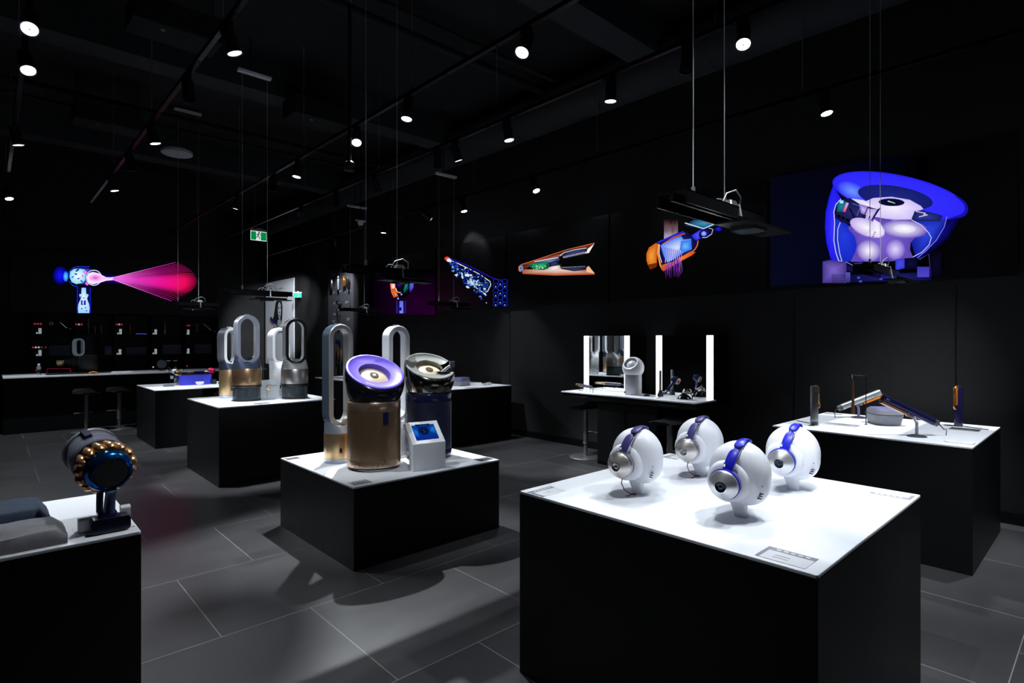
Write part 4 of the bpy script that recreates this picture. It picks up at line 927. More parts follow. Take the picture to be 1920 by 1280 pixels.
def s_airwrap(t, fn, nr):
    p = PIC(fn, 680, 440, 6.4, nr, base=.002); rnd = random.Random(3)
    p.line([(1020, 270), (1300, 385), (1560, 520), (1680, 550)], 10, (30, 20, 170)); p.line([(1040, 300), (1170, 355), (1400, 470), (1530, 560), (1540, 600), (1500, 680), (1460, 700), (1340, 620)], 8, (240, 245, 255))
    p.ell(1015, 285, 34, 24, 0, (200, 40, 20), (240, 90, 50)); p.ell(1035, 305, 26, 22, 0, (200, 210, 255), (255, 255, 255))
    for k in range(230):
        u = rnd.random(); v = rnd.gauss(0, .5); x = 1060+u*430+v*30; y = 330+u*260+(rnd.random()-.25)*(120+200*u)
        if x > 1560: continue
        r = 3+rnd.random()*12; c = rnd.choice([(20, 40, 150), (12, 30, 110), (220, 235, 255), (60, 120, 200), (30, 60, 190), (8, 16, 60), (8, 14, 50)]); p.step = .00004
        p.ell(x, y, r*(1+rnd.random()), r*.8, rnd.random()*180, c, n=9)
    for k in range(60): p.ell(1325+rnd.gauss(0, 34), 565+rnd.gauss(0, 30), 6+rnd.random()*9, 6, rnd.random()*180, rnd.choice([(240, 248, 255), (200, 225, 255), (120, 170, 230)]), n=8)
    p.rect(1470, 575, 1520, 640, (20, 50, 110)); p.rect(1240, 470, 1285, 500, (230, 240, 255)); p.rect(1390, 570, 1440, 600, (40, 90, 160))
    p.step = .0001
    for i in range(4):
        for j in range(6):
            cx = 1605+i*56; cy = 560+j*55+(27 if i % 2 else 0)
            if cx > 1735 or cy > 860 or cx+cy*.15 < 1640: continue
            p.ell(cx, cy, 33, 30, 0, (22, 40, 165)); p.ell(cx, cy, 27, 25, 0, (2, 3, 12))
            if (i+j) % 2: p.ell(cx, cy+8, 8, 9, 0, (130, 160, 240))
    p.build('picture', t, disp)
def s_straight(t, fn, nr):
    p = PIC(fn, 940, 380, 4.0, nr, base=.002)
    p.poly([(145, 468), (180, 450), (420, 385), (690, 303), (702, 303), (655, 378), (620, 345), (500, 365), (440, 405), (300, 440), (200, 470), (160, 500)], (70, 22, 10), (190, 90, 60))
    p.line([(147, 465), (300, 415), (500, 350), (700, 303)], 5, (220, 110, 70)); p.poly([(650, 345), (698, 308), (658, 376), (625, 380)], (250, 240, 235))
    p.poly([(150, 500), (240, 500), (360, 480), (465, 485), (640, 480), (655, 478), (702, 533), (400, 542), (160, 528)], (170, 80, 40), (245, 215, 200)); p.line([(160, 530), (400, 543), (700, 535)], 6, (200, 90, 50)); p.poly([(640, 490), (656, 474), (702, 531), (640, 520)], (240, 190, 150))
    p.poly([(255, 440), (430, 400), (440, 430), (400, 455), (360, 450), (260, 465)], (40, 50, 100), (120, 130, 180)); p.line([(250, 442), (430, 410)], 5, (240, 245, 255))
    p.poly([(450, 385), (500, 360), (620, 342), (650, 345), (640, 372), (470, 405)], (20, 25, 50), (60, 70, 110)); p.line([(440, 400), (470, 375), (540, 355), (640, 340)], 4, (220, 235, 255))
    p.poly([(210, 455), (270, 450), (350, 442), (362, 460), (358, 490), (320, 505), (250, 500), (222, 488)], (10, 90, 60), (50, 190, 120))
    rnd = random.Random(5)
    for k in range(34): x = 225+rnd.random()*125; y = 460+rnd.random()*35; p.rect(x, y, x+5+rnd.random()*9, y+4+rnd.random()*5, rnd.choice([(220, 240, 230), (10, 40, 30), (130, 220, 150), (8, 30, 25)]))
    p.poly([(360, 490), (430, 455), (450, 482), (440, 505), (370, 515)], (210, 190, 190), (255, 240, 235)); p.poly([(365, 450), (430, 430), (440, 470), (370, 480)], (10, 15, 40), (50, 60, 110))
    for k in range(26): x = 470+k*6.8; y = 410-k*1.45; p.line([(x, y-7), (x+3, y+7)], 3.4, (220, 225, 255) if k % 2 else (120, 120, 160))
    for k in range(26): x = 468+k*6.8; p.line([(x, 484-k*.3), (x+2, 497-k*.3)], 3.4, (220, 225, 255) if k % 2 else (110, 110, 150))
    p.poly([(455, 490), (655, 480), (650, 505), (560, 515), (470, 500)], (20, 20, 50), (60, 60, 100))
    p.ell(162, 492, 20, 26, 0, (30, 40, 90), (200, 215, 255)); p.ell(162, 492, 8, 10, 0, (70, 80, 150)); p.line([(147, 478), (147, 510), (160, 520)], 5, (230, 120, 50))
    p.build('picture', t, disp)
def s_strait(t, fn, nr):
    p = PIC(fn, 940, 380, 4.0, nr, base=.002); rnd = random.Random(8); p.step = .0001
    for k in range(34): x = 1222+k*3.1; y0 = 120+rnd.random()*40; p.line([(x, y0), (x+rnd.gauss(0, 2), 210), (x, 275)], 3, (50, 14, 8), (200, 190, 215))
    p.poly([(1172, 300), (1220, 272), (1330, 222), (1390, 215), (1430, 245), (1470, 240), (1478, 290), (1470, 340), (1430, 375), (1330, 430), (1240, 480), (1200, 470), (1180, 400)], (10, 12, 60), (30, 30, 120))
    p.line([(1172, 300), (1260, 262), (1370, 218)], 14, (40, 40, 210)); p.line([(1210, 312), (1290, 262), (1380, 230)], 8, (220, 90, 40)); 
    p.poly([(1195, 320), (1300, 265), (1350, 250), (1370, 275), (1425, 270), (1430, 350), (1370, 375), (1300, 420), (1250, 450), (1220, 400)], (70, 130, 240), (215, 225, 255))
    p.poly([(1350, 290), (1420, 280), (1425, 350), (1370, 372), (1340, 350)], (40, 110, 240), (110, 190, 250))
    p.poly([(1090, 380), (1110, 335), (1160, 302), (1172, 305), (1168, 470), (1120, 500), (1100, 465), (1090, 430)], (200, 90, 15), (245, 160, 60)); p.poly([(1100, 465), (1168, 450), (1168, 480), (1118, 502)], (110, 40, 10))
    p.line([(1180, 310), (1176, 380), (1195, 470), (1212, 500)], 12, (245, 150, 70)); p.line([(1188, 312), (1186, 380), (1205, 450)], 4, (235, 240, 255))
    p.poly([(1195, 470), (1240, 470), (1350, 405), (1420, 365), (1460, 370), (1430, 395), (1320, 455), (1215, 515)], (210, 80, 20), (250, 140, 50)); p.line([(1478, 285), (1472, 320), (1455, 350), (1430, 370)], 7, (235, 120, 50))
    for k in range(9): x = 1232+k*15; p.line([(x, 335+k*3), (x+2, 400), (x+1, 450-k*5)], 5, (150, 60, 200), (235, 190, 250))
    for k in range(26): x = 1232+k*4.6; p.line([(x, 470-k*2.2), (x+rnd.gauss(2, 4), 510), (x+rnd.gauss(2, 6), 535+rnd.random()*40)], 4, rnd.choice([(150, 60, 200), (190, 110, 230), (90, 30, 150)]), (30, 6, 50))
    p.poly([(1430, 245), (1475, 215), (1500, 200), (1530, 190), (1540, 230), (1500, 265), (1470, 285), (1445, 270)], (40, 40, 220), (90, 90, 250))
    p.ell(1528, 230, 48, 34, -35, (10, 10, 60), (20, 20, 110)); p.ell(1522, 232, 22, 20, 0, (40, 60, 230), (190, 200, 255)); p.line([(1560, 190), (1590, 200), (1580, 235), (1540, 262), (1510, 262)], 4, (220, 220, 255))
    p.poly([(1380, 170), (1440, 130), (1500, 120), (1600, 140), (1655, 150), (1600, 175), (1520, 200)], (20, 40, 80), (60, 150, 190)); p.line([(1380, 152), (1520, 195), (1600, 160), (1655, 155)], 6, (230, 240, 255)); p.ell(1632, 198, 30, 22, 0, (0, 0, 30), (30, 30, 230))
    p.build('picture', t, disp)
def s_bowl(t, fn, nr):
    p = PIC(fn, 1420, 290, 4.3636, nr, base=.002)
    p.off += p.step; p.tri([(110, 190), (1000, 20), (1400, 0), (1400, 1000), (560, 1050), (110, 1075)], [(4, 5, 18), (3, 3, 14), (0, 0, 2), (0, 0, 2), (4, 5, 22), (6, 8, 30)])
    p.poly([(622, 250), (590, 340), (560, 470), (554, 600), (566, 720), (600, 850), (640, 880), (720, 880), (730, 560), (720, 420)], (30, 26, 235), (58, 52, 255))
    p.poly([(1560, 505), (1690, 430), (1640, 560), (1560, 690), (1440, 790), (1310, 856), (1420, 740), (1500, 620)], (4, 3, 40), (16, 12, 120))
    p.poly([(650, 400), (690, 540), (780, 600), (830, 690), (800, 870), (640, 880), (630, 700), (628, 560)], (20, 40, 190), (36, 60, 225))
    p.poly([(1250, 690), (1300, 850), (1380, 800), (1470, 690), (1540, 560), (1560, 505), (1420, 480), (1280, 530), (1400, 640)], (16, 26, 150), (45, 70, 225))
    # funnel
    p.poly([(850, 500), (950, 490), (1000, 515), (1250, 535), (1330, 570), (1400, 625), (1370, 665), (1290, 680), (1255, 720), (1250, 780), (1280, 850), (1090, 872), (765, 876), (800, 800), (815, 740), (800, 670), (740, 600)], (96, 70, 178), (120, 92, 205))
    p.ell(1015, 700, 190, 150, 0, (104, 78, 188), (124, 96, 208)); p.ell(915, 785, 100, 90, 10, (116, 88, 200), (252, 245, 255)); p.ell(915, 785, 40, 38, 0, (215, 200, 245), (255, 250, 255)); p.ell(1130, 775, 80, 85, 0, (116, 88, 200), (225, 212, 255)); p.ell(1200, 608, 190, 74, 3, (112, 84, 196), (255, 252, 255)); p.ell(1205, 606, 90, 34, 3, (225, 215, 250), (255, 255, 255))
    # annulus
    p.ell(1165, 335, 560, 165, 12, (40, 34, 235), (52, 46, 255), n=64); p.ell(1600, 425, 130, 90, 20, (22, 16, 170), (30, 24, 210)); p.ell(1165, 335, 545, 152, 12, (46, 40, 250), (56, 50, 255), n=64)
    p.ell(780, 300, 130, 70, 25, (52, 46, 255), (110, 150, 255)); p.ell(1131, 350, 310, 92, 9, (22, 28, 110), (30, 40, 130), n=48)
    # hub
    p.poly([(845, 430), (870, 390), (950, 355), (1100, 345), (1250, 370), (1340, 420), (1360, 445), (1300, 470), (1258, 535), (1120, 538), (960, 510)], (205, 190, 250), (245, 238, 255))
    p.line([(965, 512), (1060, 528), (1160, 535), (1258, 533)], 4, (60, 40, 120)); p.ell(1100, 390, 106, 31, 2, (12, 12, 60), (6, 8, 34)); p.line([(1070, 380), (1110, 392), (1130, 400)], 8, (240, 220, 230), (60, 200, 110))
    p.poly([(1290, 462), (1350, 455), (1520, 500), (1500, 545), (1310, 545), (1262, 530)], (20, 26, 90), (50, 60, 150)); p.line([(1300, 465), (1380, 480), (1360, 490), (1395, 495)], 6, (225, 220, 255)); p.line([(1325, 510), (1395, 492)], 6, (225, 220, 255))
    # opened mechanism
    p.poly([(648, 400), (690, 362), (760, 358), (870, 375), (1012, 438), (955, 525), (900, 570), (845, 555), (790, 580), (700, 555), (640, 520), (634, 470)], (14, 14, 60), (40, 40, 110))
    p.poly([(770, 360), (870, 372), (1010, 435), (985, 448), (840, 405)], (215, 205, 245), (245, 240, 255)); p.poly([(835, 405), (905, 425), (900, 500), (850, 480)], (130, 100, 190), (210, 190, 245)); p.poly([(905, 440), (985, 450), (920, 560), (880, 560)], (180, 160, 230), (225, 210, 250))
    p.poly([(655, 400), (720, 375), (735, 400), (700, 470), (655, 470)], (8, 70, 110), (30, 140, 160)); p.rect(678, 375, 708, 400, (170, 225, 245)); p.line([(742, 395), (712, 470)], 22, (200, 180, 240), (235, 30, 90))
    for x, y in ((672, 505), (706, 520), (742, 535)): p.ell(x, y, 16, 12, 25, (4, 4, 16))
    p.line([(760, 440), (800, 520)], 14, (8, 8, 40)); p.line([(905, 440), (850, 560)], 6, (12, 8, 30)); p.line([(840, 540), (900, 566), (925, 500)], 7, (12, 8, 30)); p.line([(780, 400), (850, 425), (820, 500)], 5, (100, 120, 220))
    p.ell(905, 600, 150, 66, 22, (190, 170, 235), (252, 248, 255)); p.poly([(960, 530), (1010, 560), (1045, 620), (1040, 655), (1000, 680), (900, 660)], (225, 212, 248), (250, 246, 255)); p.line([(790, 620), (880, 668), (1000, 682), (1040, 655)], 4, (150, 120, 220))
    for x, y in ((952, 668), (960, 652), (968, 636)): p.ell(x, y, 5, 5, 0, (20, 10, 40))
    # shell sections
    w = (205, 205, 255)
    p.line([(690, 365), (648, 410), (632, 470), (638, 560), (632, 700), (648, 800), (672, 872)], 7, w); p.line([(684, 556), (664, 610), (662, 700), (680, 810), (698, 872)], 6, w); p.line([(672, 872), (698, 872)], 7, w)
    p.line([(1555, 508), (1535, 590), (1470, 700), (1395, 775), (1310, 852)], 6, (120, 130, 255)); p.line([(1262, 532), (1340, 575), (1405, 640), (1428, 680), (1410, 740), (1350, 800), (1278, 838)], 6, w)
    # lower structures
    p.poly([(540, 875), (600, 862), (735, 878), (735, 1050), (540, 1050)], (66, 50, 130), (120, 100, 200))
    for i in range(9):
        for j in range(5): p.ell(618+i*13+(6 if j % 2 else 0), 986+j*14, 4.4, 4.4, 0, (14, 8, 40), n=8)
    p.line([(735, 878), (800, 912), (800, 955)], 6, (140, 130, 220)); p.poly([(740, 900), (795, 925), (795, 960), (740, 950)], (20, 16, 70)); p.rect(735, 965, 772, 1046, (90, 84, 180), (50, 44, 120))
    p.poly([(775, 985), (1300, 965), (1430, 1000), (1430, 1030), (775, 1045)], (12, 12, 60), (30, 34, 110)); p.poly([(800, 890), (870, 880), (870, 950), (805, 950)], (40, 40, 140), (70, 70, 190))
    p.poly([(1140, 860), (1215, 850), (1215, 930), (1140, 950)], (50, 54, 200), (70, 80, 230)); p.poly([(1215, 850), (1320, 845), (1325, 930), (1215, 940)], (6, 6, 34), (14, 14, 60))
    p.rect(1318, 920, 1416, 1003, (60, 54, 180), (80, 70, 200)); p.line([(1335, 860), (1412, 815), (1430, 1000)], 7, (90, 80, 190), (30, 24, 80)); p.poly([(1430, 810), (1515, 790), (1515, 985), (1435, 1000)], (6, 4, 24), (12, 8, 36))
    for x, y in ((830, 1000), (845, 1030), (1010, 1010)): p.rect(x, y, x+22, y+16, (70, 80, 190))
    p.build('picture', t, disp)
screen('wide dark display on the middle wall showing a hairdryer cutaway spraying pink air', (1.995, 13.598, ZS-.01), (3.37, HS), 'y', s_spray)
screen('display with an orange and blue round dryer cutaway, farthest on the right wall', (6.098, (8.60+11.1)/2, ZS), (2.48, HS), 'x', s_dryer)
screen('display with a blue honeycomb nosed cutaway tool', (6.098, (8.57+6.67)/2, ZS), (1.89, HS), 'x', s_airwrap)
screen('display with an opened copper straightener cutaway', (6.098, (6.65+4.63)/2, ZS), (2.01, HS), 'x', s_straight)
screen('display with an orange ended styler cutting through falling hair', (6.098, (4.61+2.54)/2, ZS), (2.06, HS), 'x', s_strait)
screen('nearest display showing a glowing purple bowl purifier cutaway', (6.098, (2.52+.55)/2, ZS), (1.96, HS), 'x', s_bowl)

# ------------------------------------------------------------------ hanging sensor rigs over each plinth
def rig(cx, cy, top, label, z=2.07, mount=True):
    t = thing('hanging_rig', label, 'hanging rig', (cx, cy, z), 0, 'hanging rigs over the plinths')
    def channel(x0, x1, y0, y1, h, name):
        b = MB(); w = .006; b.box(x0, x1, y0, y0+w, -h, 0); b.box(x0, x1, y1-w, y1, -h, 0); b.box(x0, x1, y0, y1, -w, 0); b.box(x0, x1, (y0+y1)/2-w, (y0+y1)/2+w, -h*.7, 0)
        return b.build(name, railm, t, smooth=False)
    channel(-.36, .36, -.01, .13, .055, 'main_channel')
    q = MB(); q.box(-.14, .30, -.16, -.02, -.115, -.107); q.build('lower_plate', railm, t, smooth=False)
    q = MB(); q.box(-.10, .26, -.105, -.095, -.107, -.085); q.build('plate_rib', railm, t, smooth=False)
    q = MB(); q.box(-.02, .10, -.13, -.02, -.128, -.116); q.build('sensor_window', mat('sensor_glass', (.25, .3, .34), .12, metal=.6), t, smooth=False)
    q = MB(); q.prism(rrect(.10, .07, .02), 0, .035, M=T(.10, .04, 0), taper=.6); q.build('hub_clamp', mat('clamp_grey', (.08, .085, .085), .35, metal=.6), t)
    q = MB(); q.cyl((.10, -.02, -.1), (.10, .0, .01), .01, seg=10); q.build('drop_bolt', wirem, t)
    q = MB(); q.tube([(.02, .04, .005), (.05, .03, .06), (.12, .02, .085), (.17, .02, .06), (.175, .03, .01)], .0035, 8); q.build('cable_loop', wirem, t)
    q = MB(); q.tube([(-.02, .05, .003), (.0, .05, .03), (.04, .05, .035), (.07, .05, .02)], .003, 8); q.build('cable_loop', wirem, t)
    for dx in (-.19, .09):
        MB().cyl((dx, .06, .0), (dx, .06, .05), .009, seg=12).build('cable_gripper', wirem, t); MB().cyl((dx, .06, .05), (dx, .06, top-z-.02), .0022, seg=6).build('suspension_cable', mat('cable_steel', (.55, .58, .62), .45, metal=.3), t)
    if top < 4.95: MB().cyl((-.10, .06, top-z), (-.10, .06, ZC-z), .008, seg=8).build('mount_rod', railm, t)
    if mount: MB().box(-.24, .13, .03, .09, top-z-.03, top-z).build('ceiling_bar', whitep, t, smooth=False)
    else: MB().box(-.24, .13, .03, .09, top-z-.02, top-z).build('ceiling_bar', railm, t, smooth=False)
    return t
rig(2.40, 1.18, 5.0, 'large black hanging rig over the headphone plinth, nearest the camera', 2.10, False)
rig(5.18, 1.25, 4.33, 'black hanging rig in front of the purple bowl display')
rig(2.36, 3.95, 5.0, 'black hanging rig over the low plinth, right of the portrait poster')
rig(2.34, 6.80, 4.6, 'black hanging rig over the oval fans, in front of the poster top')
rig(2.30, 9.60, 4.98, 'small black hanging rig at the tip of the pink spray display')
rig(5.20, 6.95, 4.02, 'small black hanging rig in front of the honeycomb display')
rig(5.05, 9.50, 3.95, 'smallest black hanging rig beside the dark product panel')
t = thing('hanging_pole', 'long black pole hanging from the ceiling centre with a small box at its foot', 'pole', (2.56, 5.05, 3.12))
MB().cyl((0, 0, .03), (0, 0, 1.66), .017, seg=16).build('pole', blackp, t); MB().lathe([(0, 0), (.045, 0), (.05, .02), (.045, .08), (.02, .1), (0, .1)], seg=24).build('end_box', blackp, t)
MB().lathe([(0, 1.72), (.06, 1.74), (.06, 1.88), (0, 1.88)], seg=24).build('ceiling_cup', blackp, t); MB().cyl((0, 0, 1.62), (0, 0, 1.72), .02, seg=16).build('sleeve', greym, t)
t = thing('security_camera', 'small white security camera under the ceiling left of the wall side track', 'camera', (4.60, 8.68, 3.40))
MB().box(-.09, .09, -.02, .02, .08, .10).build('mount_bar', whitep, t, smooth=False); MB().lathe([(0, 0), (.03, 0), (.045, .04), (.05, .08), (0, .08)], seg=24).build('dome', whitep, t); MB().sph((0, -.01, -.012), .03, 16).build('eye', blackg, t)
MB().cyl((0, 0, .1), (0, 0, 1.6), .006, seg=8).build('mount_rod', railm, t)

# ------------------------------------------------------------------ exit signs
exitg = mat('exit_green', (.0, .22, .06), .5, emit=(.0, .30, .07), es=.75); exitw = mat('exit_white', (.8, .85, .8), .5, emit=(.75, .9, .8), es=.9); exitk = mat('exit_print', (.02, .09, .05), .6)
def man(t, M, s, m=exitk):
    """running figure pictogram in the local x/z plane"""
    q = MB(); q.sph((.02*s, 0, .34*s), (.045*s, .002, .045*s), 14, M=M); q.build('figure_head', m, t)
    q = MB(); q.tube([M @ Vector(p) for p in ((.0, 0, .28*s), (-.04*s, 0, .16*s))], .028*s, 8); q.tube([M @ Vector(p) for p in ((-.04*s, 0, .15*s), (.05*s, 0, .08*s), (.02*s, 0, -.02*s))], .02*s, 8)
    q.tube([M @ Vector(p) for p in ((-.04*s, 0, .15*s), (-.09*s, 0, .07*s), (-.17*s, 0, .06*s))], .02*s, 8); q.tube([M @ Vector(p) for p in ((.0, 0, .27*s), (.08*s, 0, .2*s), (.14*s, 0, .24*s))], .015*s, 8)
    q.tube([M @ Vector(p) for p in ((.0, 0, .27*s), (-.09*s, 0, .25*s), (-.12*s, 0, .17*s))], .015*s, 8); q.build('running_figure', m, t)
t = thing('exit_sign', 'green exit sign with a running figure hanging above the portrait poster', 'exit sign', (4.28, 12.6, 3.62), 0)
MB().box(-.17, .17, -.03, .03, .20, .245).build('housing', mat('housing_grey', (.42, .43, .44), .5), t, smooth=False, bevel=.004); MB().box(-.06, .08, -.03, .03, .245, .265).build('mount_block', mat('housing_grey', (0, 0, 0)), t, smooth=False)
MB().box(-.165, .165, -.005, .005, .0, .20).build('edge_plate', exitw, t, smooth=False); MB().box(-.158, -.055, -.008, -.004, .012, .188).build('green_field', exitg, t, smooth=False); MB().box(.045, .158, -.008, -.004, .012, .188).build('green_field', exitg, t, smooth=False)
man(t, T(0, -.009, .04), .40)
for s in (-.1, .1): MB().cyl((s, 0, .24), (s, 0, 1.38), .002, seg=6).build('suspension_cable', wirem, t)
t = thing('exit_sign', 'smaller exit sign glowing blue green on the wall right of the portrait poster', 'exit sign', (5.98, 14.70, 2.60), -38); t.scale = (.62, .62, .72)
MB().box(-.17, .17, -.02, .02, .17, .20).build('housing', whitep, t, smooth=False); MB().box(-.165, .165, -.004, .004, 0, .17).build('edge_plate', mat('exit_teal_white', (.1, .25, .22), .5, emit=(.3, .85, .7), es=.6), t, smooth=False)
for a, b in ((-.158, -.02), (.06, .158)): MB().box(a, b, -.007, -.003, .012, .158).build('green_field', mat('exit_teal', (0, .3, .2), .5, emit=(0, .30, .18), es=.6), t, smooth=False)
man(t, T(.02, -.008, .03), .34); MB().box(-.02, .02, .0, .16, .18, .23).build('wall_bracket', whitep, t, smooth=False)

# ------------------------------------------------------------------ portrait poster and dark product panel, right wall far end
t = thing('portrait_poster', 'tall white poster with a black and white portrait of a long haired person', 'poster', (6.098, 16.25, .785)); o = Vector((6.098, 16.25, .785))
MB().box(-.02, 0, -1.056, 1.056, 0, 2.385).build('panel', mat('poster_white', (.80, .83, .9), .6), t, smooth=False)
def s_poster():
    p = PIC(lambda x, y: at_x(x, y, 6.076)-o, 480, 440, 8.0, (-1, 0, 0))
    for k in range(9): p.rect(292+k*13, 820-k*2.6, 300+k*13, 828-k*2.6, (90, 95, 110))
    for k in range(5): p.rect(345+k*12, 800-k*2.5, 353+k*12, 810-k*2.5, (100, 104, 120))
    p.poly([(330, 950), (352, 944), (375, 965), (392, 1010), (402, 1090), (400, 1180), (396, 1260), (380, 1330), (352, 1372), (330, 1390), (290, 1385), (262, 1330), (250, 1290), (272, 1210), (286, 1120), (296, 1030)], (18, 20, 26))
    p.poly([(345, 1015), (362, 1012), (378, 1050), (382, 1110), (378, 1190), (366, 1250), (356, 1268), (345, 1240), (334, 1180), (328, 1110), (332, 1060)], (205, 212, 225), (225, 230, 240))
    p.poly([(332, 1095), (350, 1088), (356, 1105), (348, 1112), (334, 1108)], (30, 32, 40)); p.poly([(366, 1092), (378, 1088), (380, 1102), (368, 1106)], (30, 32, 40)); p.line([(330, 1085), (352, 1076)], 5, (24, 26, 30)); p.line([(364, 1078), (380, 1074)], 5, (24, 26, 30))
    p.poly([(352, 1150), (364, 1150), (366, 1180), (350, 1182)], (110, 115, 128)); p.poly([(348, 1206), (368, 1204), (364, 1224), (352, 1226)], (26, 26, 32))
    p.poly([(332, 1280), (352, 1268), (372, 1262), (382, 1300), (372, 1350), (352, 1390), (330, 1410), (320, 1380)], (180, 188, 202)); p.poly([(270, 1400), (330, 1360), (352, 1385), (392, 1380), (405, 1450), (300, 1470)], (28, 30, 38))
    p.poly([(222, 1228), (240, 1236), (292, 1330), (272, 1345), (215, 1260)], (26, 36, 150)); p.poly([(212, 1262), (225, 1275), (262, 1338), (246, 1345), (215, 1300)], (190, 100, 60)); p.poly([(262, 1340), (290, 1330), (330, 1380), (300, 1430), (278, 1400)], (150, 158, 175), (200, 206, 218))
    p.build('portrait', t, print_mat())
s_poster()
t = thing('tool_display_board', 'tall dark grey wall board with small hair tools and white captions', 'display board', (6.098, 12.45, .30)); o2 = Vector((6.098, 12.45, .30))
MB().box(-.03, 0, -.63, .63, 0, 2.84).build('panel', mat('panel_grey', (.085, .085, .10), .6), t, smooth=False)
rnd = random.Random(2)
for x, y in ((133, 186), (200, 172), (268, 158), (137, 362), (196, 356), (251, 350), (290, 345), (148, 470), (266, 460), (146, 580), (282, 630), (260, 775), (268, 890), (250, 1006), (136, 652)):
    p = PIC(lambda x, y: at_x(x, y, 6.066)-o2, 600, 480, 5.333, (-1, 0, 0), base=.002)
    for k in range(4): w = 12+rnd.random()*26*(1 if k < 3 else .4); p.rect(x-12, y-12+k*7, x-12+w, y-8+k*7, (170, 180, 195))
    p.rect(x-12, y-12, x-11, y+13, (150, 160, 175)); p.build('caption_text', t, print_mat())
def tool(px, py, h, r, m, label, ring=None):
    c = at_x(px, py, 6.0); q = thing('hair_attachment', label, 'hair attachment', c, 0, 'attachments on the dark product panel')
    MB().tube([(0, 0, h/2), (0, 0, h*.3), (0, 0, -h*.2), (0, 0, -h/2)], [r*.5, r, r, r*.6], 12).build('body', m, q); MB().box(0, .068, -.006, .006, -.006, .006).build('wall_pin', railm, q, smooth=False)
    if ring: MB().lathe([(r*1.02, -.01), (r*1.15, 0), (r*1.02, .01)], T(0, 0, h*.32), 16).build('collar', ring, q)
tool(622, 533, .26, .035, steel, 'steel brush at the top left of the dark product panel'); tool(634, 530, .32, .028, mat('pale_attachment', (.5, .52, .56), .3, metal=.5), 'long pale attachment second in the top row of the panel', chrome)
tool(645, 527, .22, .05, copper, 'copper round attachment third in the top row of the panel', blackp); tool(652, 531, .26, .03, blackp, 'black attachment at the top right of the dark product panel')
tool(635, 567, .10, .06, chrome, 'short chrome attachment in the middle of the dark product panel'); tool(634, 592, .34, .03, steel, 'long steel attachment low on the panel above the silver loop', blackp)
tool(633, 640, .12, .05, teal, 'blue attachment on the panel seen inside the silver loop'); tool(634, 662, .34, .026, copper, 'copper wand on the panel seen inside the silver loop', chrome)
tool(640, 665, .24, .02, greym, 'grey wand on the panel beside the copper wand'); tool(633, 684, .12, .045, nickel, 'dark nickel attachment at the foot of the panel')

# ------------------------------------------------------------------ product wall behind the counter (middle wall)
YW = 13.598
t = thing('shelf_unit', 'black wall unit with two rows of shelves behind the long counter', 'shelving', (2.14, YW, 0))
MB().box(-1.55, 1.55, -.05, 0, .0, 1.975).build('back_panel', black, t, smooth=False)
for k in range(6): MB().box(-1.55+k*.617-.006, -1.55+k*.617+.006, -.30, -.05, 0, 1.97).build('upright', black, t, smooth=False)
for z in (1.20, 1.60): MB().box(-1.55, 1.55, -.30, -.05, z-.02, z).build('shelf', black, t, smooth=False)
YI = 13.42
def at_shelf(px, z): v = at_y(px, 640, YI); return Vector((v.x, YI, z))
def tagcard(px, z, label):
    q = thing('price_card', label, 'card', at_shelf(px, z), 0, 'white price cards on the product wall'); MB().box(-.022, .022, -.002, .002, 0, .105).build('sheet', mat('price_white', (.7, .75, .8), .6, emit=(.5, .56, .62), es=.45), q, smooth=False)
    MB().box(-.055, -.027, -.002, .002, 0, .03).build('side_tag', mat('price_white', (0, 0, 0)), q, smooth=False)
for px, lab in ((75, 'first'), (226, 'second'), (292, 'third'), (353, 'last')): tagcard(px, 1.60, 'white price card on the upper shelf, %s of four from the left' % lab)
for px, lab in ((75, 'first'), (225, 'second'), (292, 'third'), (353, 'last')): tagcard(px, 1.20, 'white price card on the lower shelf, %s of four from the left' % lab)
redd = mat('swatch_red', (.6, .02, .08), .4, emit=(.8, .03, .12), es=.35); pinkd = mat('swatch_pink', (.8, .03, .22), .4, emit=(.9, .04, .25), es=.5); pald = mat('swatch_pale', (.7, .6, .6), .4, emit=(.8, .75, .75), es=.4); blud = mat('swatch_blue', (.03, .05, .2), .4, emit=(.05, .08, .3), es=.4)
def dots(px, py, ms, label):
    v = at_y(px, py, YW-.052); q = thing('colour_swatches', label, 'swatches', v, 0, 'lit colour swatches on the product wall')
    for k, m in enumerate(ms): MB().lathe([(0, 0), (.017, 0), (.015, .01), (0, .012)], axis_m(((k-len(ms)/2+.5)*.042, 0, 0), (0, -1, 0)), 14).build('swatch_dot', m, q)
dots(71, 607, [redd, redd, redd], 'red swatch dots left of the first ring dryer'); dots(148, 608, [redd, pald, redd], 'red swatch dots in the second bay'); dots(221, 608, [redd, redd, pald, redd], 'row of four red swatch dots in the third bay')
dots(351, 610, [redd, redd, redd], 'red swatch dots in the last bay'); dots(70, 651, [redd, pald, pald, blud], 'red, white and blue swatch dots on the lower row'); dots(69, 694, [pinkd], 'single pink swatch dot above the counter left end')
dots(285, 688, [pald, pald], 'two pale swatch dots above the counter'); dots(348, 686, [blud, pinkd], 'pink and dark swatch dots above the counter at the right')
boxm = mat('gift_box_navy', (.12, .14, .22), .6)
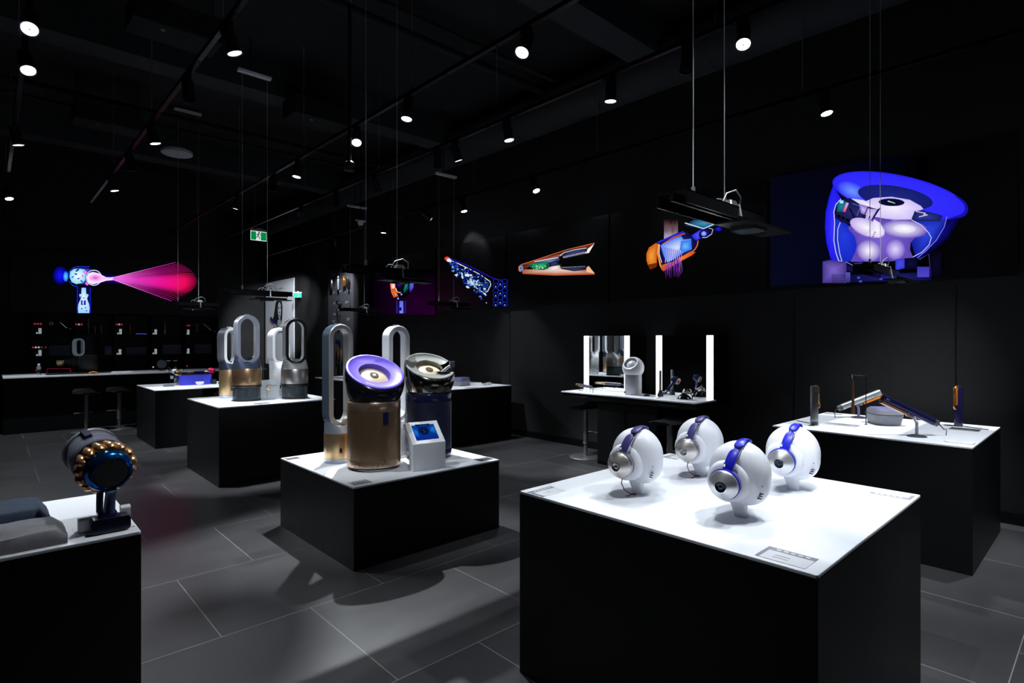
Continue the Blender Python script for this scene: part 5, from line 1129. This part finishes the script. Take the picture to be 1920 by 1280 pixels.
for x0, x1, h, lab in ((92, 131, .19, 'widest dark blue gift box, first on the lower shelf'), (195, 208, .17, 'narrow dark blue gift box behind the acrylic case'), (237, 272, .14, 'low dark blue gift box in the third bay'), (304, 337, .19, 'dark blue gift box in the fourth bay'), (364, 394, .19, 'dark blue gift box in the last bay')):
    a, b = at_shelf(x0, 1.2), at_shelf(x1, 1.2); q = thing('gift_box', lab, 'box', ((a.x+b.x)/2, YI-.01, 1.2), 0, 'gift boxes on the lower shelf'); w = (b.x-a.x)/2
    MB().box(-w, w, -.09, .09, 0, h*.68).build('box_base', boxm, q, smooth=False, bevel=.004); MB().box(-w-.004, w+.004, -.094, .094, h*.68+.003, h).build('box_lid', boxm, q, smooth=False, bevel=.004)
def ringdry(px, label, col, hcol):
    v = at_shelf(px, 1.6); Mh = Matrix(((0, 0, .25, 0), (0, 1, -.97, 0), (1, 0, 0, .205), (0, 0, 0, 1))); Mh = Matrix(((0, 1, 0, 0), (0, 0, -1, 0), (1, 0, 0, .205), (0, 0, 0, 1)))
    q = dryer(label, v, 8, Mh, hcol, col, hcol, None, None, 'ring dryers on the upper shelf'); q.scale = (.95, .95, .95)
    MB().lathe([(0, 0), (.03, 0), (.03, .006), (0, .008)], seg=20).build('foot', blackp, q)
ringdry(95, 'gold ringed black dryer on the upper shelf at the left', gold, blackp); ringdry(369, 'gold ringed dryer with a silver handle in the last bay', gold, silverb)
def wire(name, label, pts, r, m, cat, extra=None, grp=None):
    o = pts[0]; q = thing(name, label, cat, o, 0, grp); MB().tube([p-o for p in pts], r, 8).build('tube', m, q)
    if extra: extra(q, o)
P_ = lambda px, py: at_y(px, py, YI)
def hose(px, dy, label, cross=False):
    pts = [P_(px, 603+dy), P_(px+6, 608+dy), P_(px+12.5, 614+dy), P_(px+17, 615+dy), P_(px+21, 616.5+dy), P_(px+22, 619+dy), P_(px+20.5, 622+dy), P_(px+17, 622.6+dy)]
    def ex(q, o):
        b = MB(); b.lathe([(0, 0), (.10, 0), (.09, .01), (.02, .03), (0, .03)], T(*(P_(px+10, 622.8+dy)-o)), 24); b.build('base', blackg, q)
        if cross: MB().tube([P_(px+13, 606+dy)-o, P_(px, 614+dy)-o], .008, 8).build('cross_bar', gold, q)
    wire('hook_stand', label, pts, .010, chrome, 'stand', ex, 'curved chrome stands on the upper shelf')
hose(112, 0, 'chrome hook shaped stand on the upper shelf near the left end'); hose(382, 4, 'chrome hook stand with a crossing bar in the last bay', True)
def bar(px, py0, py1, r, m, label, cap=None):
    a, b = P_(px, py1), P_(px, py0); a.z = 1.6; q = thing('styler', label, 'styler', a, 0, 'stylers on the upper shelf'); h = b.z-a.z
    MB().lathe([(0, 0), (r, 0), (r, h*.94), (r*.8, h), (0, h)], seg=16).build('body', m, q)
    if cap: MB().lathe([(0, h*.70), (r*1.15, h*.72), (r*1.15, h*.8), (0, h*.82)], seg=16).build('collar', cap, q)
bar(166, 597, 622, .014, silverb, 'tall silver styler in the second bay'); bar(178, 611, 623, .016, gold, 'short gold styler in the second bay', silverb); bar(190, 611, 623, .016, silverb, 'short grey styler in the second bay', gold)
bar(244, 608, 623, .016, copper, 'copper styler in the third bay', blackp); bar(309, 610, 623, .02, steel, 'tall styler base with copper prongs in the fourth bay', copper)
wire('copper_prongs', 'pair of copper prongs above the styler in the fourth bay', [P_(306, 596), P_(308, 600), P_(308.5, 609), P_(311, 609), P_(312, 600), P_(314, 595)], .007, copper, 'attachment')
def frame_item(px0, px1, py0, py1, m, label, name='open_frame', r=.006):
    a, b, c, d = P_(px0, py1), P_(px0, py0), P_(px1, py0-(0)), P_(px1, py1); wire(name, label, [a, b, c, d], r, m, 'frame')
frame_item(200, 205.5, 611, 621, mat('frame_rose', (.5, .33, .28), .3, metal=.9), 'small rose coloured open frame in the second bay')
q = thing('blue_tray', 'thin blue lit strip tray in the third bay', 'tray', at_shelf(265, 1.6)); MB().box(-.085, .085, -.04, .04, 0, .02).build('tray', mat('tray_blue', (.06, .07, .45), .4, emit=(.06, .08, .5), es=.5), q, smooth=False)
frame_item(88, 132, 691, 699, mat('pink_frame', (.6, .02, .10), .4, emit=(.6, .02, .12), es=.35), 'pink wire frame low behind the counter left end'); frame_item(363, 397, 683, 692, copper, 'copper wire frame low behind the counter right end')

# ------------------------------------------------------------------ things on the long counter
ZT = .92
q = thing('acrylic_case', 'large clear acrylic case on the long counter', 'display case', (1.05, 12.02, ZT)); w, d, h = .34, .2, .62
for nm, bx in (('front_pane', (-w, w, -d, -d+.006, 0, h)), ('back_pane', (-w, w, d-.006, d, 0, h)), ('side_pane', (-w, -w+.006, -d+.006, d-.006, 0, h)), ('side_pane', (w-.006, w, -d+.006, d-.006, 0, h)), ('top_pane', (-w, w, -d, d, h, h+.006))): MB().box(*bx).build(nm, glass, q, smooth=False)
MB().box(-w, w, -d, d, .0, .012).build('plinth_board', mat('board_grey', (.3, .32, .34), .4), q, smooth=False)
q = thing('loop_sculpture', 'white open loop standing inside the acrylic case', 'sculpture', (1.14, 12.02, ZT+.012)); MB().cyl((0, 0, 0), (0, 0, .29), .012).build('stem', blackp, q)
loop_ring(.155, .30, .03, .08, .285, R(25), [whitep, whitep, whitep], 'loop', q)
q = thing('gold_cup', 'dim gold cup shaped part on a post inside the acrylic case', 'part', (.90, 12.05, ZT+.012)); MB().cyl((0, 0, 0), (0, 0, .12), .008).build('post', blackp, q); MB().lathe([(0, .12), (.03, .13), (.055, .17), (.06, .22), (.05, .22), (0, .15)], seg=28).build('cup', gold, q)
q = thing('amber_tool', 'small amber tool lying at the right foot of the acrylic case', 'tool', (1.30, 11.78, ZT)); MB().tube([(-.05, 0, .01), (0, 0, .035), (.05, 0, .03), (.08, 0, .01)], [.006, .012, .01, .006], 10).build('body', orange, q)
q = thing('bottle_dispenser', 'narrow pale bottle standing left of the acrylic case', 'bottle', (.62, 11.95, ZT)); MB().lathe([(0, 0), (.03, 0), (.03, .13), (.012, .15), (0, .15)], seg=20).build('bottle', silverb, q); MB().lathe([(0, .15), (.016, .15), (.02, .18), (0, .19)], seg=16).build('pump', whitep, q); MB().lathe([(.031, .03), (.031, .09)], seg=20).build('label_band', blackp, q)
q = thing('round_mirror', 'dark round table mirror on the long counter', 'mirror', (2.38, 12.1, ZT)); MB().lathe([(0, 0), (.05, 0), (.05, .01), (0, .012)], seg=28).build('foot', blackp, q); MB().lathe([(0, -.008), (.075, -.008), (.08, 0), (.075, .008), (0, .008)], T(0, 0, .12) @ R(80, 'X'), 36).build('disc', mat('disc_slate', (.07, .09, .10), .3), q); MB().cyl((0, 0, .01), (0, 0, .05), .007).build('neck', blackp, q)
for x, lab in ((2.49, 'left of the two dark pump bottles with gold rims on the long counter'), (2.60, 'right of the two dark pump bottles with gold rims on the long counter')):
    q = thing('pump_bottle', lab, 'bottle', (x, 12.1, ZT)); MB().lathe([(0, 0), (.022, 0), (.022, .05), (.008, .055), (.008, .17), (0, .17)], seg=20).build('stem', blackp, q); MB().lathe([(0, .17), (.035, .172), (.038, .18), (.03, .188), (0, .188)], seg=24).build('top_rim', mat('top_cream', (.6, .55, .42), .35, metal=.5), q); MB().lathe([(.009, .04), (.024, .045), (.024, .058), (.009, .06)], seg=20).build('gold_collar', gold, q)
q = thing('counter_tray', 'thin white tray lying on the long counter right of the case', 'tray', (1.75, 11.95, ZT)); MB().prism(rrect(.3, .2, .02), 0, .02).build('tray', whitep, q, bevel=.002)
q = thing('counter_screen', 'small dark screen with blue letters standing on the counter behind the fans', 'screen', (3.85, 11.85, ZT-.30+.30)); MB().box(-.09, .09, -.01, .01, .0, .16).build('panel', blackg, q, smooth=False)

# ------------------------------------------------------------------ things on the plinth with the blue case
Z3 = .80
q = thing('blue_case', 'bright ultramarine travel case with a black open top', 'case', (2.36, 9.78, Z3), 2)
MB().prism(rrect(.45, .22, .05, 6), .0, .155, taper=1.03).build('body', mat('case_ultra', (.05, .06, .72), .4), q, angle=50); MB().prism(rrect(.455, .225, .05, 6), .155, .172).build('inner_tray', blackp, q)
q2 = thing('hair_styler', 'blue and cream styler lying on top of the blue case', 'hair styler', (2.36, 9.74, Z3+.172)); MB().tube([(-.02, 0, .02), (.13, 0, .02)], .017, 16).build('handle', ultra, q2); MB().tube([(-.10, 0, .02), (-.02, 0, .02)], .018, 16).build('barrel', mat('cream_barrel', (.7, .52, .42), .35), q2); MB().tube([(-.10, 0, .02), (-.16, 0, .006)], [.008, .003], 8).build('tip', blackp, q2)
q2 = thing('oval_brush', 'pale pink oval brush lying at the right of the blue case top', 'brush', (2.52, 9.80, Z3+.172)); MB().sph((0, 0, .018), (.055, .03, .017), 20).build('brush_head', mat('pale_pink', (.8, .6, .66), .4), q2)
q = thing('acrylic_box', 'clear acrylic box with a white label and a dryer inside', 'display case', (2.12, 9.90, Z3)); w, d, h = .095, .08, .26
for nm, bx in (('front_pane', (-w, w, -d, -d+.005, 0, h)), ('back_pane', (-w, w, d-.005, d, 0, h)), ('side_pane', (-w, -w+.005, -d, d, 0, h)), ('side_pane', (w-.005, w, -d, d, 0, h))): MB().box(*bx).build(nm, glass, q, smooth=False)
MB().box(-.075, -.035, -d-.002, -d, .10, .145).build('white_label', cardw, q, smooth=False)
Mh = Matrix(((0, .8, .6, 0), (0, .6, -.8, 0), (1, 0, 0, .205), (0, 0, 0, 1)))
dryer('white and gold dryer standing inside the clear acrylic box', (2.13, 9.90, Z3), 0, Mh, whitep, gold, silverb)
Mh = Matrix(((0, 1, 0, 0), (0, 0, -1, 0), (1, 0, 0, .205), (0, 0, 0, 1)))
dryer('dark blue dryer with a gold ring standing in front of the clear box', (2.06, 9.42, Z3), 10, Mh, gold, gold, navy)
q = thing('dryer_rest', 'grey low wedge rest behind the dark blue dryer', 'rest', (1.98, 9.62, Z3)); MB().prism(rrect(.14, .08, .02), 0, .035, taper=.85).build('wedge', greym, q)
q = thing('clip_dish', 'small pale half round dish standing before the blue case', 'dish', (2.38, 9.55, Z3)); MB().lathe([(0, 0), (.03, .002), (.055, .03), (.06, .055), (.052, .055), (.04, .02), (0, .012)], seg=28).build('bowl', whitep, q)
q = thing('clear_cup', 'small clear cup right of the blue case', 'cup', (2.62, 9.70, Z3)); MB().lathe([(0, 0), (.035, 0), (.038, .075), (.034, .075), (.031, .006), (0, .006)], seg=24).build('cup', smoke, q)
Mh = Matrix(((.5, 0, .87, -.01), (0, 1, 0, 0), (.87, 0, -.5, .225), (0, 0, 0, 1)))
Mh = Matrix(((.35, 0, .94, 0), (0, 1, 0, 0), (.94, 0, -.35, .20), (0, 0, 0, 1)))
dryer('fuchsia dryer resting on a chrome stand at the right of the blue case', (2.65, 9.95, Z3), -50, Mh, pink, pink, pink)
q = thing('chrome_stand', 'low chrome stand beside the fuchsia dryer', 'stand', (2.76, 9.78, Z3)); MB().lathe([(0, 0), (.06, 0), (.05, .02), (.02, .05), (.03, .08), (0, .09)], seg=28).build('stand', chrome, q); MB().sph((0, -.01, .10), .028, 16).build('magnet_ball', nickel, q)

# small things by the oval fans
Z2 = .81
q = thing('acrylic_block', 'clear upright block with a copper ring drawing between the oval fans', 'display block', (2.40, 6.72, Z2), -10); MB().box(-.10, .10, -.03, .03, 0, .22).build('block', mat('pale_acrylic', (.72, .78, .82), .15, trans=.5), q, smooth=False, bevel=.003)
MB().lathe([(.028, -.002), (.036, 0), (.028, .002)], T(.0, -.034, .14) @ R(90, 'X'), 28, a0=60, a1=290).build('copper_ring', copper, q); MB().box(-.03, -.027, -.034, -.031, .02, .14).build('line_mark', cardd, q, smooth=False); MB().box(.0, .08, -.034, -.031, .155, .158).build('line_mark', cardd, q, smooth=False)

# plinth by the right wall and the farthest one
q = thing('travel_case', 'grey and lavender travel case behind the cut-open purifier', 'case', (5.25, 6.78, .80), 10)
def soft2(z0, z1, f0, f1, m, nm): MB().grid([[(x*(f0+(f1-f0)*k/4), y*(f0+(f1-f0)*k/4), z0+(z1-z0)*k/4) for x, y in rrect(.24, .2, .05, 5)] for k in range(5)], 0).build(nm, m, q)
soft2(0, .075, .95, 1.05, mat('case_grey', (0, 0, 0)), 'lower_shell'); soft2(.08, .125, 1.05, .95, mat('case_lavender', (0, 0, 0)), 'lid')
q = thing('flat_tool', 'black flat tool on a white block at the right end of the wall plinth', 'hair tool', (5.62, 6.62, .80), 30); MB().box(-.09, .09, -.05, .05, 0, .035).build('block', whitep, q, smooth=False, bevel=.002); MB().box(-.17, .14, -.018, .018, .036, .05).build('tool', blackp, q, bevel=.004); MB().cyl((.14, 0, .045), (.19, 0, .05), .008).build('tip', chrome, q)
q = thing('white_bowl', 'white round bowl device on the farthest plinth, inside the silver loop', 'device', (5.0, 9.6, .80)); MB().lathe([(0, 0), (.09, 0), (.1, .05), (.08, .12), (.03, .15), (0, .15)], seg=32).build('body', whitep, q); MB().lathe([(.04, .13), (.07, .17), (.06, .18), (.03, .15)], seg=28).build('collar', blackp, q)
q = thing('copper_cup', 'small copper cup on the farthest plinth beside the white device', 'cup', (5.12, 9.25, .80)); MB().lathe([(0, 0), (.03, 0), (.034, .10), (.028, .11), (0, .11)], seg=24).build('cup', copper, q)
